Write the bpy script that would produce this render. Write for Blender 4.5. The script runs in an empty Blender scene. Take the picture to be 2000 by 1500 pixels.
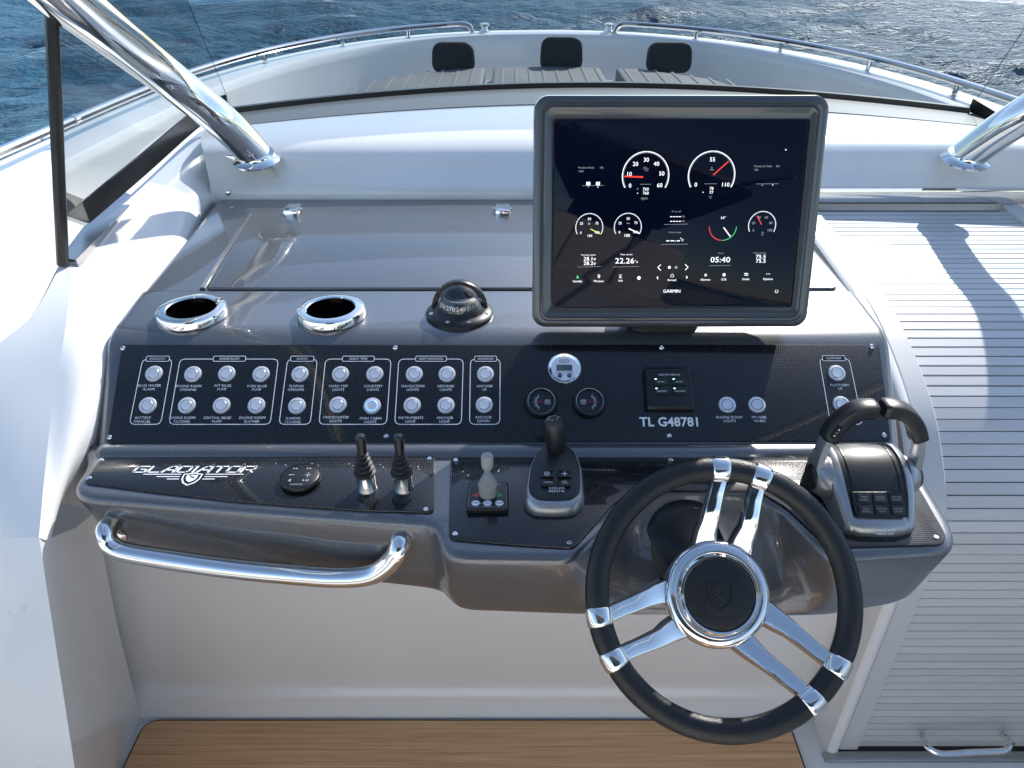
import bpy, bmesh, math, random
import numpy as np
from mathutils import Vector, Matrix
random.seed(7); np.random.seed(7)
R = math.radians
scene = bpy.context.scene
C = bpy.context.collection

# ------------------------------------------------------------------ camera
F = 1450.0; PIT = R(32); EYE = Vector((0, 0, 1.5))
cam = bpy.data.cameras.new('camera'); camo = bpy.data.objects.new('camera', cam); C.objects.link(camo)
camo.location = EYE; camo.rotation_euler = (R(90) - PIT, 0, 0)
cam.sensor_width = 36; cam.lens = 36 * F / 2000; cam.clip_start = .02; cam.clip_end = 9000
scene.camera = camo
# ------------------------------------------------------------------ sky and sun
AZ, EL = R(31), R(37)
world = bpy.data.worlds.new('World'); scene.world = world; world.use_nodes = True
nt = world.node_tree; bg = nt.nodes['Background']
sky = nt.nodes.new('ShaderNodeTexSky'); sky.sky_type = 'NISHITA'; sky.sun_disc = False
sky.sun_elevation = EL; sky.sun_rotation = AZ; sky.air_density = 1.0; sky.dust_density = .5; sky.ozone_density = 1.0
nt.links.new(sky.outputs[0], bg.inputs[0]); bg.inputs[1].default_value = .12
sl = bpy.data.lights.new('sun', 'SUN'); sl.energy = 3.0; sl.angle = R(.6); sl.color = (1, .95, .88)
so = bpy.data.objects.new('sun', sl); C.objects.link(so)
sd = Vector((math.sin(AZ) * math.cos(EL), math.cos(AZ) * math.cos(EL), math.sin(EL)))
so.rotation_euler = sd.to_track_quat('Z', 'Y').to_euler(); so.location = sd * 30
vs = scene.view_settings
vs.view_transform = 'Standard'; vs.look = 'None'; vs.gamma = 1; vs.use_curve_mapping = False; vs.exposure = 1.12

# ------------------------------------------------------------------ helpers
cp, sp = math.cos(PIT), math.sin(PIT)
def ray(u, v): return Vector((u - 1000, F * cp + (750 - v) * sp, -F * sp + (750 - v) * cp))
def U(u, v, y=None, z=None, x=None, pl=None):
    d = ray(u, v)
    if y is not None: t = y / d.y
    elif z is not None: t = (z - EYE.z) / d.z
    elif x is not None: t = x / d.x
    else: t = (pl[0] - EYE).dot(pl[1]) / d.dot(pl[1])
    return EYE + d * t
def pix(p):
    q = Vector(p) - EYE; dz = q.y * cp - q.z * sp
    return 1000 + F * q.x / dz, 750 - F * (q.y * sp + q.z * cp) / dz
def frame(o, x, y):
    x = Vector(x).normalized(); y = Vector(y); y = (y - x * y.dot(x)).normalized(); z = x.cross(y)
    m = Matrix((x, y, z)).transposed().to_4x4(); m.translation = Vector(o); return m
I4 = Matrix.Identity(4)
def cat(pts, n=6, closed=False):
    P = [Vector(p) for p in pts]; m = len(P); out = []
    for i in range(m if closed else m - 1):
        if closed: a, b, c, d = P[i-1], P[i], P[(i+1) % m], P[(i+2) % m]
        else: a, b, c, d = P[max(i-1, 0)], P[i], P[i+1], P[min(i+2, m-1)]
        for k in range(n):
            t = k / n
            out.append(.5 * ((2*b) + (c-a)*t + (2*a-5*b+4*c-d)*t*t + (3*b-a-3*c+d)*t**3))
    if not closed: out.append(P[-1])
    return out
def rrect(w, h, r, n=5, cx=0, cy=0):
    o = []
    for sx, sy, a0 in ((1, 1, 0), (-1, 1, 90), (-1, -1, 180), (1, -1, 270)):
        for k in range(n + 1):
            a = R(a0 + 90 * k / n); o.append((cx + sx*(w/2-r) + r*math.cos(a), cy + sy*(h/2-r) + r*math.sin(a)))
    return o
def rpoly(P, r, n=4):
    o = []; m = len(P)
    for i in range(m):
        a, b, c = Vector(P[i-1]).to_2d(), Vector(P[i]).to_2d(), Vector(P[(i+1) % m]).to_2d()
        d1 = (a-b); d2 = (c-b); rr = min(r, d1.length*.45, d2.length*.45)
        p, q = b + d1.normalized()*rr, b + d2.normalized()*rr
        for k in range(n + 1):
            t = k / n; o.append(tuple((1-t)**2*p + 2*t*(1-t)*b + t*t*q))
    return o
def offset(P, d):
    o = []; m = len(P)
    area = sum(P[i-1][0]*P[i][1] - P[i][0]*P[i-1][1] for i in range(m)); s = 1 if area > 0 else -1
    for i in range(m):
        a, b, c = Vector(P[i-1][:2]), Vector(P[i][:2]), Vector(P[(i+1) % m][:2])
        e1 = (b-a); e2 = (c-b)
        n1 = Vector((e1.y, -e1.x)).normalized() if e1.length > 1e-9 else Vector((0, 0))
        n2 = Vector((e2.y, -e2.x)).normalized() if e2.length > 1e-9 else n1
        n = (n1 + n2)
        n = n.normalized() if n.length > 1e-6 else n1
        o.append((b.x + s*d*n.x, b.y + s*d*n.y))
    return o
class MB:
    def __init__(s): s.v = []; s.f = []
    def vs(s, pts, M=I4):
        i = len(s.v); s.v += [M @ Vector(p) for p in pts]; return i
    def loft(s, rings, M=I4, closed=True, cap=(True, True)):
        n = len(rings[0]); b = [s.vs(r, M) for r in rings]
        for i in range(len(rings) - 1):
            for k in range(n if closed else n - 1):
                j = (k + 1) % n; s.f.append((b[i]+k, b[i]+j, b[i+1]+j, b[i+1]+k))
        if closed and cap[0]: s.f.append(tuple(b[0]+k for k in range(n))[::-1])
        if closed and cap[1]: s.f.append(tuple(b[-1]+k for k in range(n)))
        return s
    def grid(s, rows, M=I4): return s.loft(rows, M, closed=False)
    def box(s, c, d, M=I4):
        x, y, z = d[0]/2, d[1]/2, d[2]/2; c = Vector(c)
        r = lambda zz: [c + Vector(q) for q in ((-x, -y, zz), (x, -y, zz), (x, y, zz), (-x, y, zz))]
        return s.loft([r(-z), r(z)], M)
    def prism(s, P, z0, z1, M=I4):
        return s.loft([[(p[0], p[1], z0) for p in P], [(p[0], p[1], z1) for p in P]], M)
    def bprism(s, P, z0, z1, r, M=I4, n=3):
        rings = [[(p[0], p[1], z0) for p in P]]
        for k in range(n + 1):
            a = R(90 * k / n); rings.append([(p[0], p[1], z1 - r + r*math.sin(a)) for p in offset(P, -r*(1-math.cos(a)))])
        return s.loft(rings, M)
    def lathe(s, prof, M=I4, seg=32, cap=(True, True)):
        return s.loft([[(r*math.cos(2*math.pi*k/seg), r*math.sin(2*math.pi*k/seg), z) for k in range(seg)] for r, z in prof], M, cap=cap)
    def tube(s, path, rad, seg=12, closed=False, M=I4, ell=1.0, up=None):
        P = [Vector(p) for p in path]; n = len(P); rings = []; pn = None
        for i in range(n):
            t = (P[(i+1) % n] - P[i-1]) if closed else (P[min(i+1, n-1)] - P[max(i-1, 0)])
            t.normalize()
            if up is not None: a = Vector(up)
            elif pn is None: a = Vector((0, 0, 1)) if abs(t.z) < .9 else Vector((1, 0, 0))
            else: a = pn
            a = (a - t*a.dot(t)).normalized(); pn = a; b = t.cross(a)
            r = rad[i] if isinstance(rad, (list, tuple)) else rad
            rings.append([P[i] + a*r*math.cos(2*math.pi*k/seg) + b*r*ell*math.sin(2*math.pi*k/seg) for k in range(seg)])
        if closed: rings.append(rings[0])
        return s.loft(rings, M, cap=(not closed, not closed))
    def sweep(s, path, sec, upv, M=I4, scale=None):
        P = [Vector(p) for p in path]; n = len(P); rings = []; u = Vector(upv)
        for i in range(n):
            t = (P[min(i+1, n-1)] - P[max(i-1, 0)]).normalized(); a = (u - t*u.dot(t)).normalized(); b = t.cross(a)
            k = scale[i] if scale else 1
            rings.append([P[i] + b*q[0]*k + a*q[1]*k for q in sec])
        return s.loft(rings, M)
    def arc(s, c, r0, r1, a0, a1, M=I4, n=24):
        i = len(s.v)
        for k in range(n + 1):
            a = a0 + (a1 - a0)*k/n
            for r in (r0, r1): s.v.append(M @ Vector((c[0] + r*math.cos(a), c[1] + r*math.sin(a), 0)))
        for k in range(n): s.f.append((i+2*k, i+2*k+1, i+2*k+3, i+2*k+2))
        return s
    def line(s, a, b, w, M=I4):
        a, b = Vector(a).to_2d(), Vector(b).to_2d(); d = (b-a).normalized(); n = Vector((-d.y, d.x))*w/2
        i = s.vs([(*q, 0) for q in (a+n, a-n, b-n, b+n)], M); s.f.append((i, i+1, i+2, i+3)); return s
    def pathline(s, P, w, M=I4, closed=True):
        A, B = offset(P, w/2), offset(P, -w/2); n = len(P)
        i = s.vs([(*p, 0) for p in A], M); j = s.vs([(*p, 0) for p in B], M)
        for k in range(n if closed else n-1): q = (k+1) % n; s.f.append((i+k, i+q, j+q, j+k))
        return s
    def poly(s, P, M=I4, z=0):
        i = s.vs([(p[0], p[1], z) for p in P], M); s.f.append(tuple(range(i, i+len(P)))); return s
    def text(s, body, cx, cy, cap, width=None, M=I4, align='C', shear=0, z=0, bold=0):
        v, f = glyphs(body, bold)
        if not len(v): return s
        v = np.array(v); x0, x1 = v[:, 0].min(), v[:, 0].max()
        k = cap / CAP; kx = k if width is None else width / (x1 - x0)
        ox = {'C': (x0+x1)/2, 'L': x0, 'R': x1}[align]
        i = s.vs([((p[0]-ox)*kx + cx + shear*(p[1]-CAP/2)*k, (p[1]-CAP/2)*k + cy, z) for p in v], M)
        s.f += [tuple(i+q for q in g) for g in f]; return s
_gl = {}
def glyphs(body, bold=0):
    if (body, bold) in _gl: return _gl[(body, bold)]
    cu = bpy.data.curves.new('t', 'FONT'); cu.body = body; cu.resolution_u = 2; cu.offset = bold; cu.fill_mode = 'FRONT'
    o = bpy.data.objects.new('t', cu); C.objects.link(o)
    me = o.evaluated_get(bpy.context.evaluated_depsgraph_get()).to_mesh()
    v = [tuple(q.co) for q in me.vertices]; f = [tuple(p.vertices) for p in me.polygons]
    o.evaluated_get(bpy.context.evaluated_depsgraph_get()).to_mesh_clear()
    bpy.data.objects.remove(o); bpy.data.curves.remove(cu)
    _gl[(body, bold)] = (v, f); return v, f
CAP = 1.0
CAP = max(p[1] for p in glyphs('H')[0])
W = {}
def mesh(name, mb, m, bevel=None, smooth=35, rn=True):
    me = bpy.data.meshes.new(name); bm = bmesh.new()
    vv = [bm.verts.new(p) for p in mb.v]
    for f in mb.f:
        try: bm.faces.new([vv[i] for i in f])
        except ValueError: pass
    if rn:
        bmesh.ops.remove_doubles(bm, verts=bm.verts, dist=1e-6)
        bmesh.ops.recalc_face_normals(bm, faces=bm.faces)
    if bevel:
        w, sg, ang = bevel
        es = [e for e in bm.edges if len(e.link_faces) == 2 and e.calc_face_angle(0) > R(ang)]
        bmesh.ops.bevel(bm, geom=es, offset=w, segments=sg, affect='EDGES', profile=.5, clamp_overlap=True)
    bm.to_mesh(me); bm.free()
    me.materials.append(m)
    if smooth:
        me.shade_smooth(); me.set_sharp_from_angle(angle=R(smooth))
    return me
def link(name, data, parent=None, M=I4):
    o = bpy.data.objects.new(name, data); C.objects.link(o)
    W[o] = M.copy()
    if parent is not None:
        o.parent = parent; o.matrix_parent_inverse = W[parent].inverted()
    o.matrix_basis = M
    return o
def part(name, mb, m, parent, M=I4, label=None, **k):
    o = link(name, mesh(name, mb, m, **k), parent, M)
    if label: o['label'] = label
    return o
def thing(name, label, cat_, loc, group=None):
    o = link(name, None, None, Matrix.Translation(Vector(loc))); o.empty_display_size = .02
    return tag(o, label, cat_, group)
def tag(o, label, cat_, group=None, kind=None):
    o['label'] = label; o['category'] = cat_
    if group: o['group'] = group
    if kind: o['kind'] = kind
    return o
def struct(name, mb, m, label=None, **k):
    o = link(name, mesh(name, mb, m, **k)); o['kind'] = 'structure'
    if label: o['label'] = label
    return o

# ------------------------------------------------------------------ materials
def mat(name, col, rough=.4, metal=0, coat=0, crough=.05, bump=None, spec=.5, var=None, rvar=None, emit=None, ior=1.5, specks=None):
    m = bpy.data.materials.new(name); m.use_nodes = True; t = m.node_tree; b = t.nodes['Principled BSDF']
    b.inputs['Base Color'].default_value = (*col, 1); b.inputs['Roughness'].default_value = rough
    b.inputs['Metallic'].default_value = metal; b.inputs['Coat Weight'].default_value = coat
    b.inputs['Coat Roughness'].default_value = crough; b.inputs['IOR'].default_value = ior
    b.inputs['Specular IOR Level'].default_value = spec
    tc = t.nodes.new('ShaderNodeTexCoord')
    if bump:
        n = t.nodes.new('ShaderNodeTexNoise'); n.inputs['Scale'].default_value = bump[0]; n.inputs['Detail'].default_value = 3
        t.links.new(tc.outputs['Object'], n.inputs['Vector'])
        bp = t.nodes.new('ShaderNodeBump'); bp.inputs['Strength'].default_value = bump[1]; bp.inputs['Distance'].default_value = bump[2]
        t.links.new(n.outputs['Fac'], bp.inputs['Height']); t.links.new(bp.outputs[0], b.inputs['Normal'])
    if var:
        n = t.nodes.new('ShaderNodeTexNoise'); n.inputs['Scale'].default_value = var[0]; n.inputs['Detail'].default_value = 5
        t.links.new(tc.outputs['Object'], n.inputs['Vector'])
        r = t.nodes.new('ShaderNodeValToRGB'); r.color_ramp.elements[0].position = .3; r.color_ramp.elements[1].position = .7
        r.color_ramp.elements[0].color = (*[c*(1-var[1]) for c in col], 1); r.color_ramp.elements[1].color = (*[min(1, c*(1+var[1])) for c in col], 1)
        t.links.new(n.outputs['Fac'], r.inputs[0]); t.links.new(r.outputs[0], b.inputs['Base Color'])
    if rvar:
        n = t.nodes.new('ShaderNodeTexNoise'); n.inputs['Scale'].default_value = rvar[0]; n.inputs['Detail'].default_value = 8; n.inputs['Roughness'].default_value = .7
        t.links.new(tc.outputs['Object'], n.inputs['Vector'])
        r = t.nodes.new('ShaderNodeMapRange'); r.inputs[1].default_value = .35; r.inputs[2].default_value = .7
        r.inputs[3].default_value = rvar[1]; r.inputs[4].default_value = rvar[2]
        t.links.new(n.outputs['Fac'], r.inputs[0]); t.links.new(r.outputs[0], b.inputs['Coat Roughness' if coat else 'Roughness'])
    if specks:
        n = t.nodes.new('ShaderNodeTexNoise'); n.inputs['Scale'].default_value = specks[1]; n.inputs['Detail'].default_value = 1
        t.links.new(tc.outputs['Object'], n.inputs['Vector'])
        r = t.nodes.new('ShaderNodeValToRGB'); r.color_ramp.elements[0].position = specks[2]; r.color_ramp.elements[1].position = specks[2] + .03
        k = specks[0]
        if k < .6: r.color_ramp.elements[0].color = (0, 0, 0, 1); r.color_ramp.elements[1].color = (k, k, k, 1)
        else: r.color_ramp.elements[0].color = (0, 0, 0, 1); r.color_ramp.elements[1].color = (1-k, 1-k, 1-k, 1)
        mx = t.nodes.new('ShaderNodeMixRGB'); mx.inputs[2].default_value = (.4, .39, .37, 1) if k < .6 else (.3, .28, .25, 1)
        src = b.inputs['Base Color'].links[0].from_socket if b.inputs['Base Color'].links else None
        if src: t.links.new(src, mx.inputs[1])
        else: mx.inputs[1].default_value = (*col, 1)
        t.links.new(n.outputs['Fac'], r.inputs[0]); t.links.new(r.outputs[0], mx.inputs[0]); t.links.new(mx.outputs[0], b.inputs['Base Color'])
    if emit:
        b.inputs['Emission Color'].default_value = (*emit[0], 1); b.inputs['Emission Strength'].default_value = emit[1]
    return m
WHITE = mat('white_gelcoat', (.78, .78, .765), .35, coat=.7, crough=.08, var=(3, .03), rvar=(9, .03, .14), bump=(4, .06, .012), specks=(.86, 90, .735))
GREY = mat('grey_gelcoat', (.118, .123, .131), .34, .55, coat=1, crough=.03, rvar=(11, .012, .10), var=(420, .15), bump=(5, .05, .01), specks=(.45, 520, .71))
GREYH = mat('grey_housing', (.036, .040, .046), .4, coat=1, crough=.06, rvar=(14, .03, .12))
CHROME = mat('polished_steel', (.80, .79, .77), .045, 1, rvar=(45, .015, .13))
STEEL = mat('brushed_steel', (.42, .42, .41), .32, 1, bump=(220, .12, .001))
SILVER = mat('silver_paint', (.36, .37, .38), .34, .75)
BRIGHT = mat('button_silver', (.72, .74, .78), .33, .55)
BLACK = mat('black_plastic', (.007, .0075, .0085), .35, bump=(900, .15, .0006))
RUBBER = mat('black_rubber', (.009, .009, .0095), .5, bump=(1400, .2, .0005))
SEAL = mat('black_seal', (.006, .006, .007), .3)
LEATHER = mat('black_leather', (.005, .0055, .0065), .40, bump=(520, .5, .0012), rvar=(40, .36, .5))
GREYPLASTIC = mat('light_grey_rubber', (.30, .29, .27), .5, bump=(900, .1, .0005))
DARKPAD = mat('dark_pad', (.010, .011, .0135), .38, bump=(1100, .15, .0005))
GLOSSBLACK = mat('gloss_black', (.004, .004, .005), .08)
INK = mat('white_print', (.78, .8, .84), .5)
DIMINK = mat('grey_print', (.32, .34, .36), .5)
RED = mat('red_print', (.65, .03, .02), .45)
GREEN = mat('green_print', (.02, .35, .08), .45)
LEDG = mat('green_led', (.2, .8, .4), .4, emit=((.5, 1, .6), 1.2))
LEDB = mat('blue_led', (.1, .2, .8), .4, emit=((.12, .3, 1), 1.4))
DIAL = mat('dial_black', (.006, .0075, .008), .5)
DIALW = mat('dial_white', (.72, .74, .8), .45)
LCD = mat('lcd', (.10, .14, .12), .3)
NAVY = mat('navy_print', (.02, .025, .12), .4)
CUSHION = mat('grey_cushion', (.19, .195, .19), .75, bump=(300, .3, .002), var=(6, .08))
CREAM = mat('cream_upholstery', (.78, .73, .66), .6, bump=(300, .2, .001))
HEADREST = mat('charcoal_cushion', (.012, .014, .019), .7, bump=(300, .3, .002))
ALU = mat('anodised_aluminium', (.58, .585, .59), .5, .1, bump=(70, .02, .002), spec=.3)
BAND = mat('grey_antiglare_shade', (.17, .165, .155), .55, coat=.3, crough=.2, bump=(500, .2, .001))
ROOFM = mat('grey_roof', (.10, .105, .11), .5)
t_ = ALU.node_tree; oi_ = t_.nodes.new('ShaderNodeObjectInfo'); mr_ = t_.nodes.new('ShaderNodeMapRange'); mr_.inputs[3].default_value = .93; mr_.inputs[4].default_value = 1.06
hv_ = t_.nodes.new('ShaderNodeHueSaturation'); hv_.inputs['Color'].default_value = (.58, .585, .59, 1)
t_.links.new(oi_.outputs['Random'], mr_.inputs[0]); t_.links.new(mr_.outputs[0], hv_.inputs['Value']); t_.links.new(hv_.outputs[0], t_.nodes['Principled BSDF'].inputs['Base Color'])
def glass(name, tint, refl=1.0, f0=.04):
    m = bpy.data.materials.new(name); m.use_nodes = True; t = m.node_tree; t.nodes.clear()
    o = t.nodes.new('ShaderNodeOutputMaterial'); mx = t.nodes.new('ShaderNodeMixShader'); tr = t.nodes.new('ShaderNodeBsdfTransparent')
    g = t.nodes.new('ShaderNodeBsdfGlossy'); lw = t.nodes.new('ShaderNodeLayerWeight'); lw.inputs[0].default_value = .5
    pw = t.nodes.new('ShaderNodeMath'); pw.operation = 'POWER'; pw.inputs[1].default_value = 5
    fr = t.nodes.new('ShaderNodeMath'); fr.operation = 'MULTIPLY_ADD'; fr.inputs[1].default_value = .9; fr.inputs[2].default_value = f0
    t.links.new(lw.outputs['Facing'], pw.inputs[0]); t.links.new(pw.outputs[0], fr.inputs[0])
    tr.inputs[0].default_value = (*tint, 1); g.inputs['Roughness'].default_value = .01; g.inputs['Color'].default_value = (refl, refl, refl, 1)
    t.links.new(fr.outputs[0], mx.inputs[0]); t.links.new(tr.outputs[0], mx.inputs[1]); t.links.new(g.outputs[0], mx.inputs[2]); t.links.new(mx.outputs[0], o.inputs[0])
    return m
GLASS = glass('windscreen_glass', (.52, .57, .60), .6, .03)
LENS = glass('gauge_lens', (.98, .98, .98), .5, .02)
DOME = glass('clear_dome', (.98, .98, .98), 1.0, .07)
def emis(name, c, s):
    m = bpy.data.materials.new(name); m.use_nodes = True; t = m.node_tree; b = t.nodes['Principled BSDF']
    b.inputs['Base Color'].default_value = (0, 0, 0, 1); b.inputs['Roughness'].default_value = .1
    b.inputs['Emission Color'].default_value = (*c, 1); b.inputs['Emission Strength'].default_value = s; return m
SW = emis('screen_white', (.9, .93, 1), .85); SDIM = emis('screen_dim', (.5, .55, .62), .35); SR = emis('screen_red', (1, .06, .04), .6)
SG = emis('screen_green', (.1, .8, .25), .5); SY = emis('screen_lime', (.6, .85, .15), .6); SB = emis('screen_blue', (.02, .06, .2), .3)
SCREEN = mat('screen_glass', (.001, .0015, .004), .03, emit=((.05, .12, .5), .008), spec=.18)
def carbon(name, slope):
    m = mat(name, (.02, .02, .022), .35, coat=.6, crough=.045, spec=.25); t = m.node_tree; b = t.nodes['Principled BSDF']
    tc = t.nodes.new('ShaderNodeTexCoord'); mp = t.nodes.new('ShaderNodeMapping'); mp.inputs['Rotation'].default_value = (0, 0, R(45))
    mp.inputs['Scale'].default_value = (1, 1, 0)
    m0 = t.nodes.new('ShaderNodeMapping'); m0.inputs['Rotation'].default_value = (-slope, 0, 0)
    t.links.new(tc.outputs['Object'], m0.inputs[0]); t.links.new(m0.outputs[0], mp.inputs[0])
    ck = t.nodes.new('ShaderNodeTexChecker'); ck.inputs['Scale'].default_value = 1 / .0026
    ck.inputs['Color1'].default_value = (.0015, .0017, .0024, 1); ck.inputs['Color2'].default_value = (.011, .012, .015, 1)
    t.links.new(mp.outputs[0], ck.inputs[0]); t.links.new(ck.outputs[0], b.inputs['Base Color'])
    mr = t.nodes.new('ShaderNodeMapRange'); mr.inputs[3].default_value = .5; mr.inputs[4].default_value = .25
    t.links.new(ck.outputs['Fac'], mr.inputs[0]); t.links.new(mr.outputs[0], b.inputs['Roughness'])
    return m
PSL = math.atan2(.098, .138)
CARBON_P = carbon('carbon_weave_panel', PSL); CARBON_S = carbon('carbon_weave_shelf', 0)
def teak():
    m = mat('teak', (.33, .19, .09), .55); t = m.node_tree; b = t.nodes['Principled BSDF']
    tc = t.nodes.new('ShaderNodeTexCoord'); mp = t.nodes.new('ShaderNodeMapping'); mp.inputs['Scale'].default_value = (3, 190, 1)
    n = t.nodes.new('ShaderNodeTexNoise'); n.inputs['Scale'].default_value = 1; n.inputs['Detail'].default_value = 6; n.inputs['Roughness'].default_value = .65
    r = t.nodes.new('ShaderNodeValToRGB'); e = r.color_ramp.elements
    e[0].position = .3; e[0].color = (.50, .25, .11, 1); e[1].position = .72; e[1].color = (.84, .53, .28, 1)
    n2 = t.nodes.new('ShaderNodeTexNoise'); n2.inputs['Scale'].default_value = 5
    mx = t.nodes.new('ShaderNodeMixRGB'); mx.blend_type = 'MULTIPLY'; mx.inputs[0].default_value = .22
    t.links.new(tc.outputs['Object'], mp.inputs[0]); t.links.new(mp.outputs[0], n.inputs[0]); t.links.new(n.outputs[0], r.inputs[0])
    t.links.new(tc.outputs['Object'], n2.inputs[0]); t.links.new(r.outputs[0], mx.inputs[1]); t.links.new(n2.outputs[0], mx.inputs[2])
    mx2 = t.nodes.new('ShaderNodeMixRGB'); mx2.blend_type = 'MULTIPLY'; mx2.inputs[0].default_value = 1; mx2.inputs[2].default_value = (1.2, 1.2, 1.2, 1)
    t.links.new(mx.outputs[0], mx2.inputs[1]); t.links.new(mx2.outputs[0], b.inputs['Base Color'])
    bp = t.nodes.new('ShaderNodeBump'); bp.inputs['Strength'].default_value = .3; bp.inputs['Distance'].default_value = .001
    t.links.new(n.outputs[0], bp.inputs['Height']); t.links.new(bp.outputs[0], b.inputs['Normal'])
    return m
TEAK = teak()
def seamat():
    m = bpy.data.materials.new('sea_water'); m.use_nodes = True; t = m.node_tree; b = t.nodes['Principled BSDF']
    b.inputs['Roughness'].default_value = .09; b.inputs['IOR'].default_value = 1.33
    tc = t.nodes.new('ShaderNodeTexCoord')
    def noise(sc, det, ro=.6, st=(1, 1, 1), dist=0):
        mp = t.nodes.new('ShaderNodeMapping'); mp.inputs['Scale'].default_value = st; mp.inputs['Rotation'].default_value = (0, 0, R(20))
        n = t.nodes.new('ShaderNodeTexNoise'); n.inputs['Scale'].default_value = sc; n.inputs['Detail'].default_value = det
        n.inputs['Roughness'].default_value = ro; n.inputs['Distortion'].default_value = dist
        t.links.new(tc.outputs['Object'], mp.inputs[0]); t.links.new(mp.outputs[0], n.inputs[0]); return n
    a = noise(1.1, 7, .60, (1, 2.2, 1), .12); f = noise(.5, 8, .72, (1, 2.4, 1), .6); g = noise(6, 5, .6, (1, 1.8, 1))
    ad = t.nodes.new('ShaderNodeMath'); ad.operation = 'MULTIPLY_ADD'; ad.inputs[1].default_value = .42
    t.links.new(g.outputs[0], ad.inputs[0]); t.links.new(a.outputs[0], ad.inputs[2])
    bp = t.nodes.new('ShaderNodeBump'); bp.inputs['Strength'].default_value = 1; bp.inputs['Distance'].default_value = 1.1
    t.links.new(ad.outputs[0], bp.inputs['Height']); t.links.new(bp.outputs[0], b.inputs['Normal'])
    sx = t.nodes.new('ShaderNodeSeparateXYZ'); t.links.new(tc.outputs['Object'], sx.inputs[0])
    hm = t.nodes.new('ShaderNodeMapRange'); hm.inputs[1].default_value = -.3; hm.inputs[2].default_value = .35; hm.inputs[3].default_value = -.10; hm.inputs[4].default_value = .12
    t.links.new(sx.outputs[2], hm.inputs[0])
    s2 = t.nodes.new('ShaderNodeMath'); t.links.new(f.outputs[0], s2.inputs[0]); t.links.new(hm.outputs[0], s2.inputs[1])
    rp = t.nodes.new('ShaderNodeValToRGB'); e = rp.color_ramp.elements; e[0].position = .665; e[0].color = (0, 0, 0, 1); e[1].position = .74; e[1].color = (1, 1, 1, 1)
    t.links.new(s2.outputs[0], rp.inputs[0])
    wc = t.nodes.new('ShaderNodeValToRGB'); e = wc.color_ramp.elements; e[0].position = .3; e[0].color = (.022, .13, .25, 1); e[1].position = .8; e[1].color = (.07, .27, .38, 1)
    t.links.new(a.outputs[0], wc.inputs[0])
    mx = t.nodes.new('ShaderNodeMixRGB'); mx.inputs[2].default_value = (.75, .78, .8, 1)
    t.links.new(rp.outputs[0], mx.inputs[0]); t.links.new(wc.outputs[0], mx.inputs[1]); t.links.new(mx.outputs[0], b.inputs['Base Color'])
    mr = t.nodes.new('ShaderNodeMapRange'); mr.inputs[3].default_value = .42; mr.inputs[4].default_value = .6
    t.links.new(rp.outputs[0], mr.inputs[0]); t.links.new(mr.outputs[0], b.inputs['Roughness'])
    return m
SEAM = seamat()

# ------------------------------------------------------------------ sea
SEAZ = -1.25
def sea():
    n = 640; s = np.linspace(-1, 1, n)
    ax = 26*s + 14*s**3 + 2500*s**9
    X, Y = np.meshgrid(ax, ax + 14, indexing='xy'); Z = np.zeros_like(X); DX = np.zeros_like(X); DY = np.zeros_like(X)
    d = np.hypot(X, Y - 14); rng = np.random.RandomState(3)
    for i in range(60):
        L = 9 * (.92 ** i) * rng.uniform(.8, 1.2); L = max(L, .45); th = R(255) + rng.normal(0, .55); k = 2*math.pi/L
        A = .0105*L**1.05*rng.uniform(.5, 1.2); ph = rng.uniform(0, 6.28)
        fade = np.clip(1.6 - d/(L*16 + 10), 0, 1)
        q = k*(X*math.cos(th) + Y*math.sin(th)) + ph
        Z += A*np.sin(q)*fade; DX -= .8*A*np.cos(q)*math.cos(th)*fade; DY -= .8*A*np.cos(q)*math.sin(th)*fade
    P = np.stack([X+DX, Y+DY, Z], -1).reshape(-1, 3)
    idx = np.arange(n*n).reshape(n, n)
    q = np.stack([idx[:-1, :-1], idx[:-1, 1:], idx[1:, 1:], idx[1:, :-1]], -1).reshape(-1, 4)
    me = bpy.data.meshes.new('sea'); me.from_pydata(P.tolist(), [], q.tolist()); me.materials.append(SEAM); me.shade_smooth()
    o = link('sea', me, None, Matrix.Translation((0, 0, SEAZ))); o['kind'] = 'structure'; o['label'] = 'choppy blue sea with sun glitter around the bow'
sea()

# ------------------------------------------------------------------ hull, bulwark, foredeck
CX = .18; GZ = .955
hb = cat([(0, -3.2, 0), (1.5, -3.2, 0)][1:] + [(1.5, -1.5, 0), (1.5, 0, 0), (1.49, 1.2, 0), (1.47, 2.0, 0), (1.45, 2.6, 0), (1.40, 3.15, 0), (1.25, 3.7, 0), (.98, 4.2, 0), (.66, 4.52, 0), (.33, 4.68, 0), (0, 4.72, 0)], 5)
def plan(off):
    """full outline from port stern round the bow to starboard stern, offset outwards"""
    half = [(p.x, p.y) for p in hb]
    pts = [(-x, y) for x, y in half] + [(x, y) for x, y in half[::-1][1:]]
    o = []
    for i, p in enumerate(pts):
        a, b = Vector(pts[max(i-1, 0)]), Vector(pts[min(i+1, len(pts)-1)]); t = (b-a).normalized(); nrm = Vector((-t.y, t.x))
        o.append((p[0] + nrm.x*off + CX, p[1] + nrm.y*off))
    return o
def ring(off, z): return [(x, y, z + .0) for x, y in plan(off)]
hull = thing('boat_hull', 'white glossy boat hull with high bulwark curving round the bow', 'boat', (CX, 1, SEAZ))
mb = MB(); mb.grid([ring(.02, SEAZ-.3), ring(.10, -.3), ring(.135, .80), ring(.13, .90)])
part('topside', mb, WHITE, hull)
mb = MB(); mb.grid([ring(.13, .90), ring(.12, .935), ring(.09, GZ-.004), ring(.06, GZ), ring(-.06, GZ), ring(-.078, GZ-.006), ring(-.088, GZ-.022), ring(-.09, GZ-.05)])
part('gunwale', mb, WHITE, hull)
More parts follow.
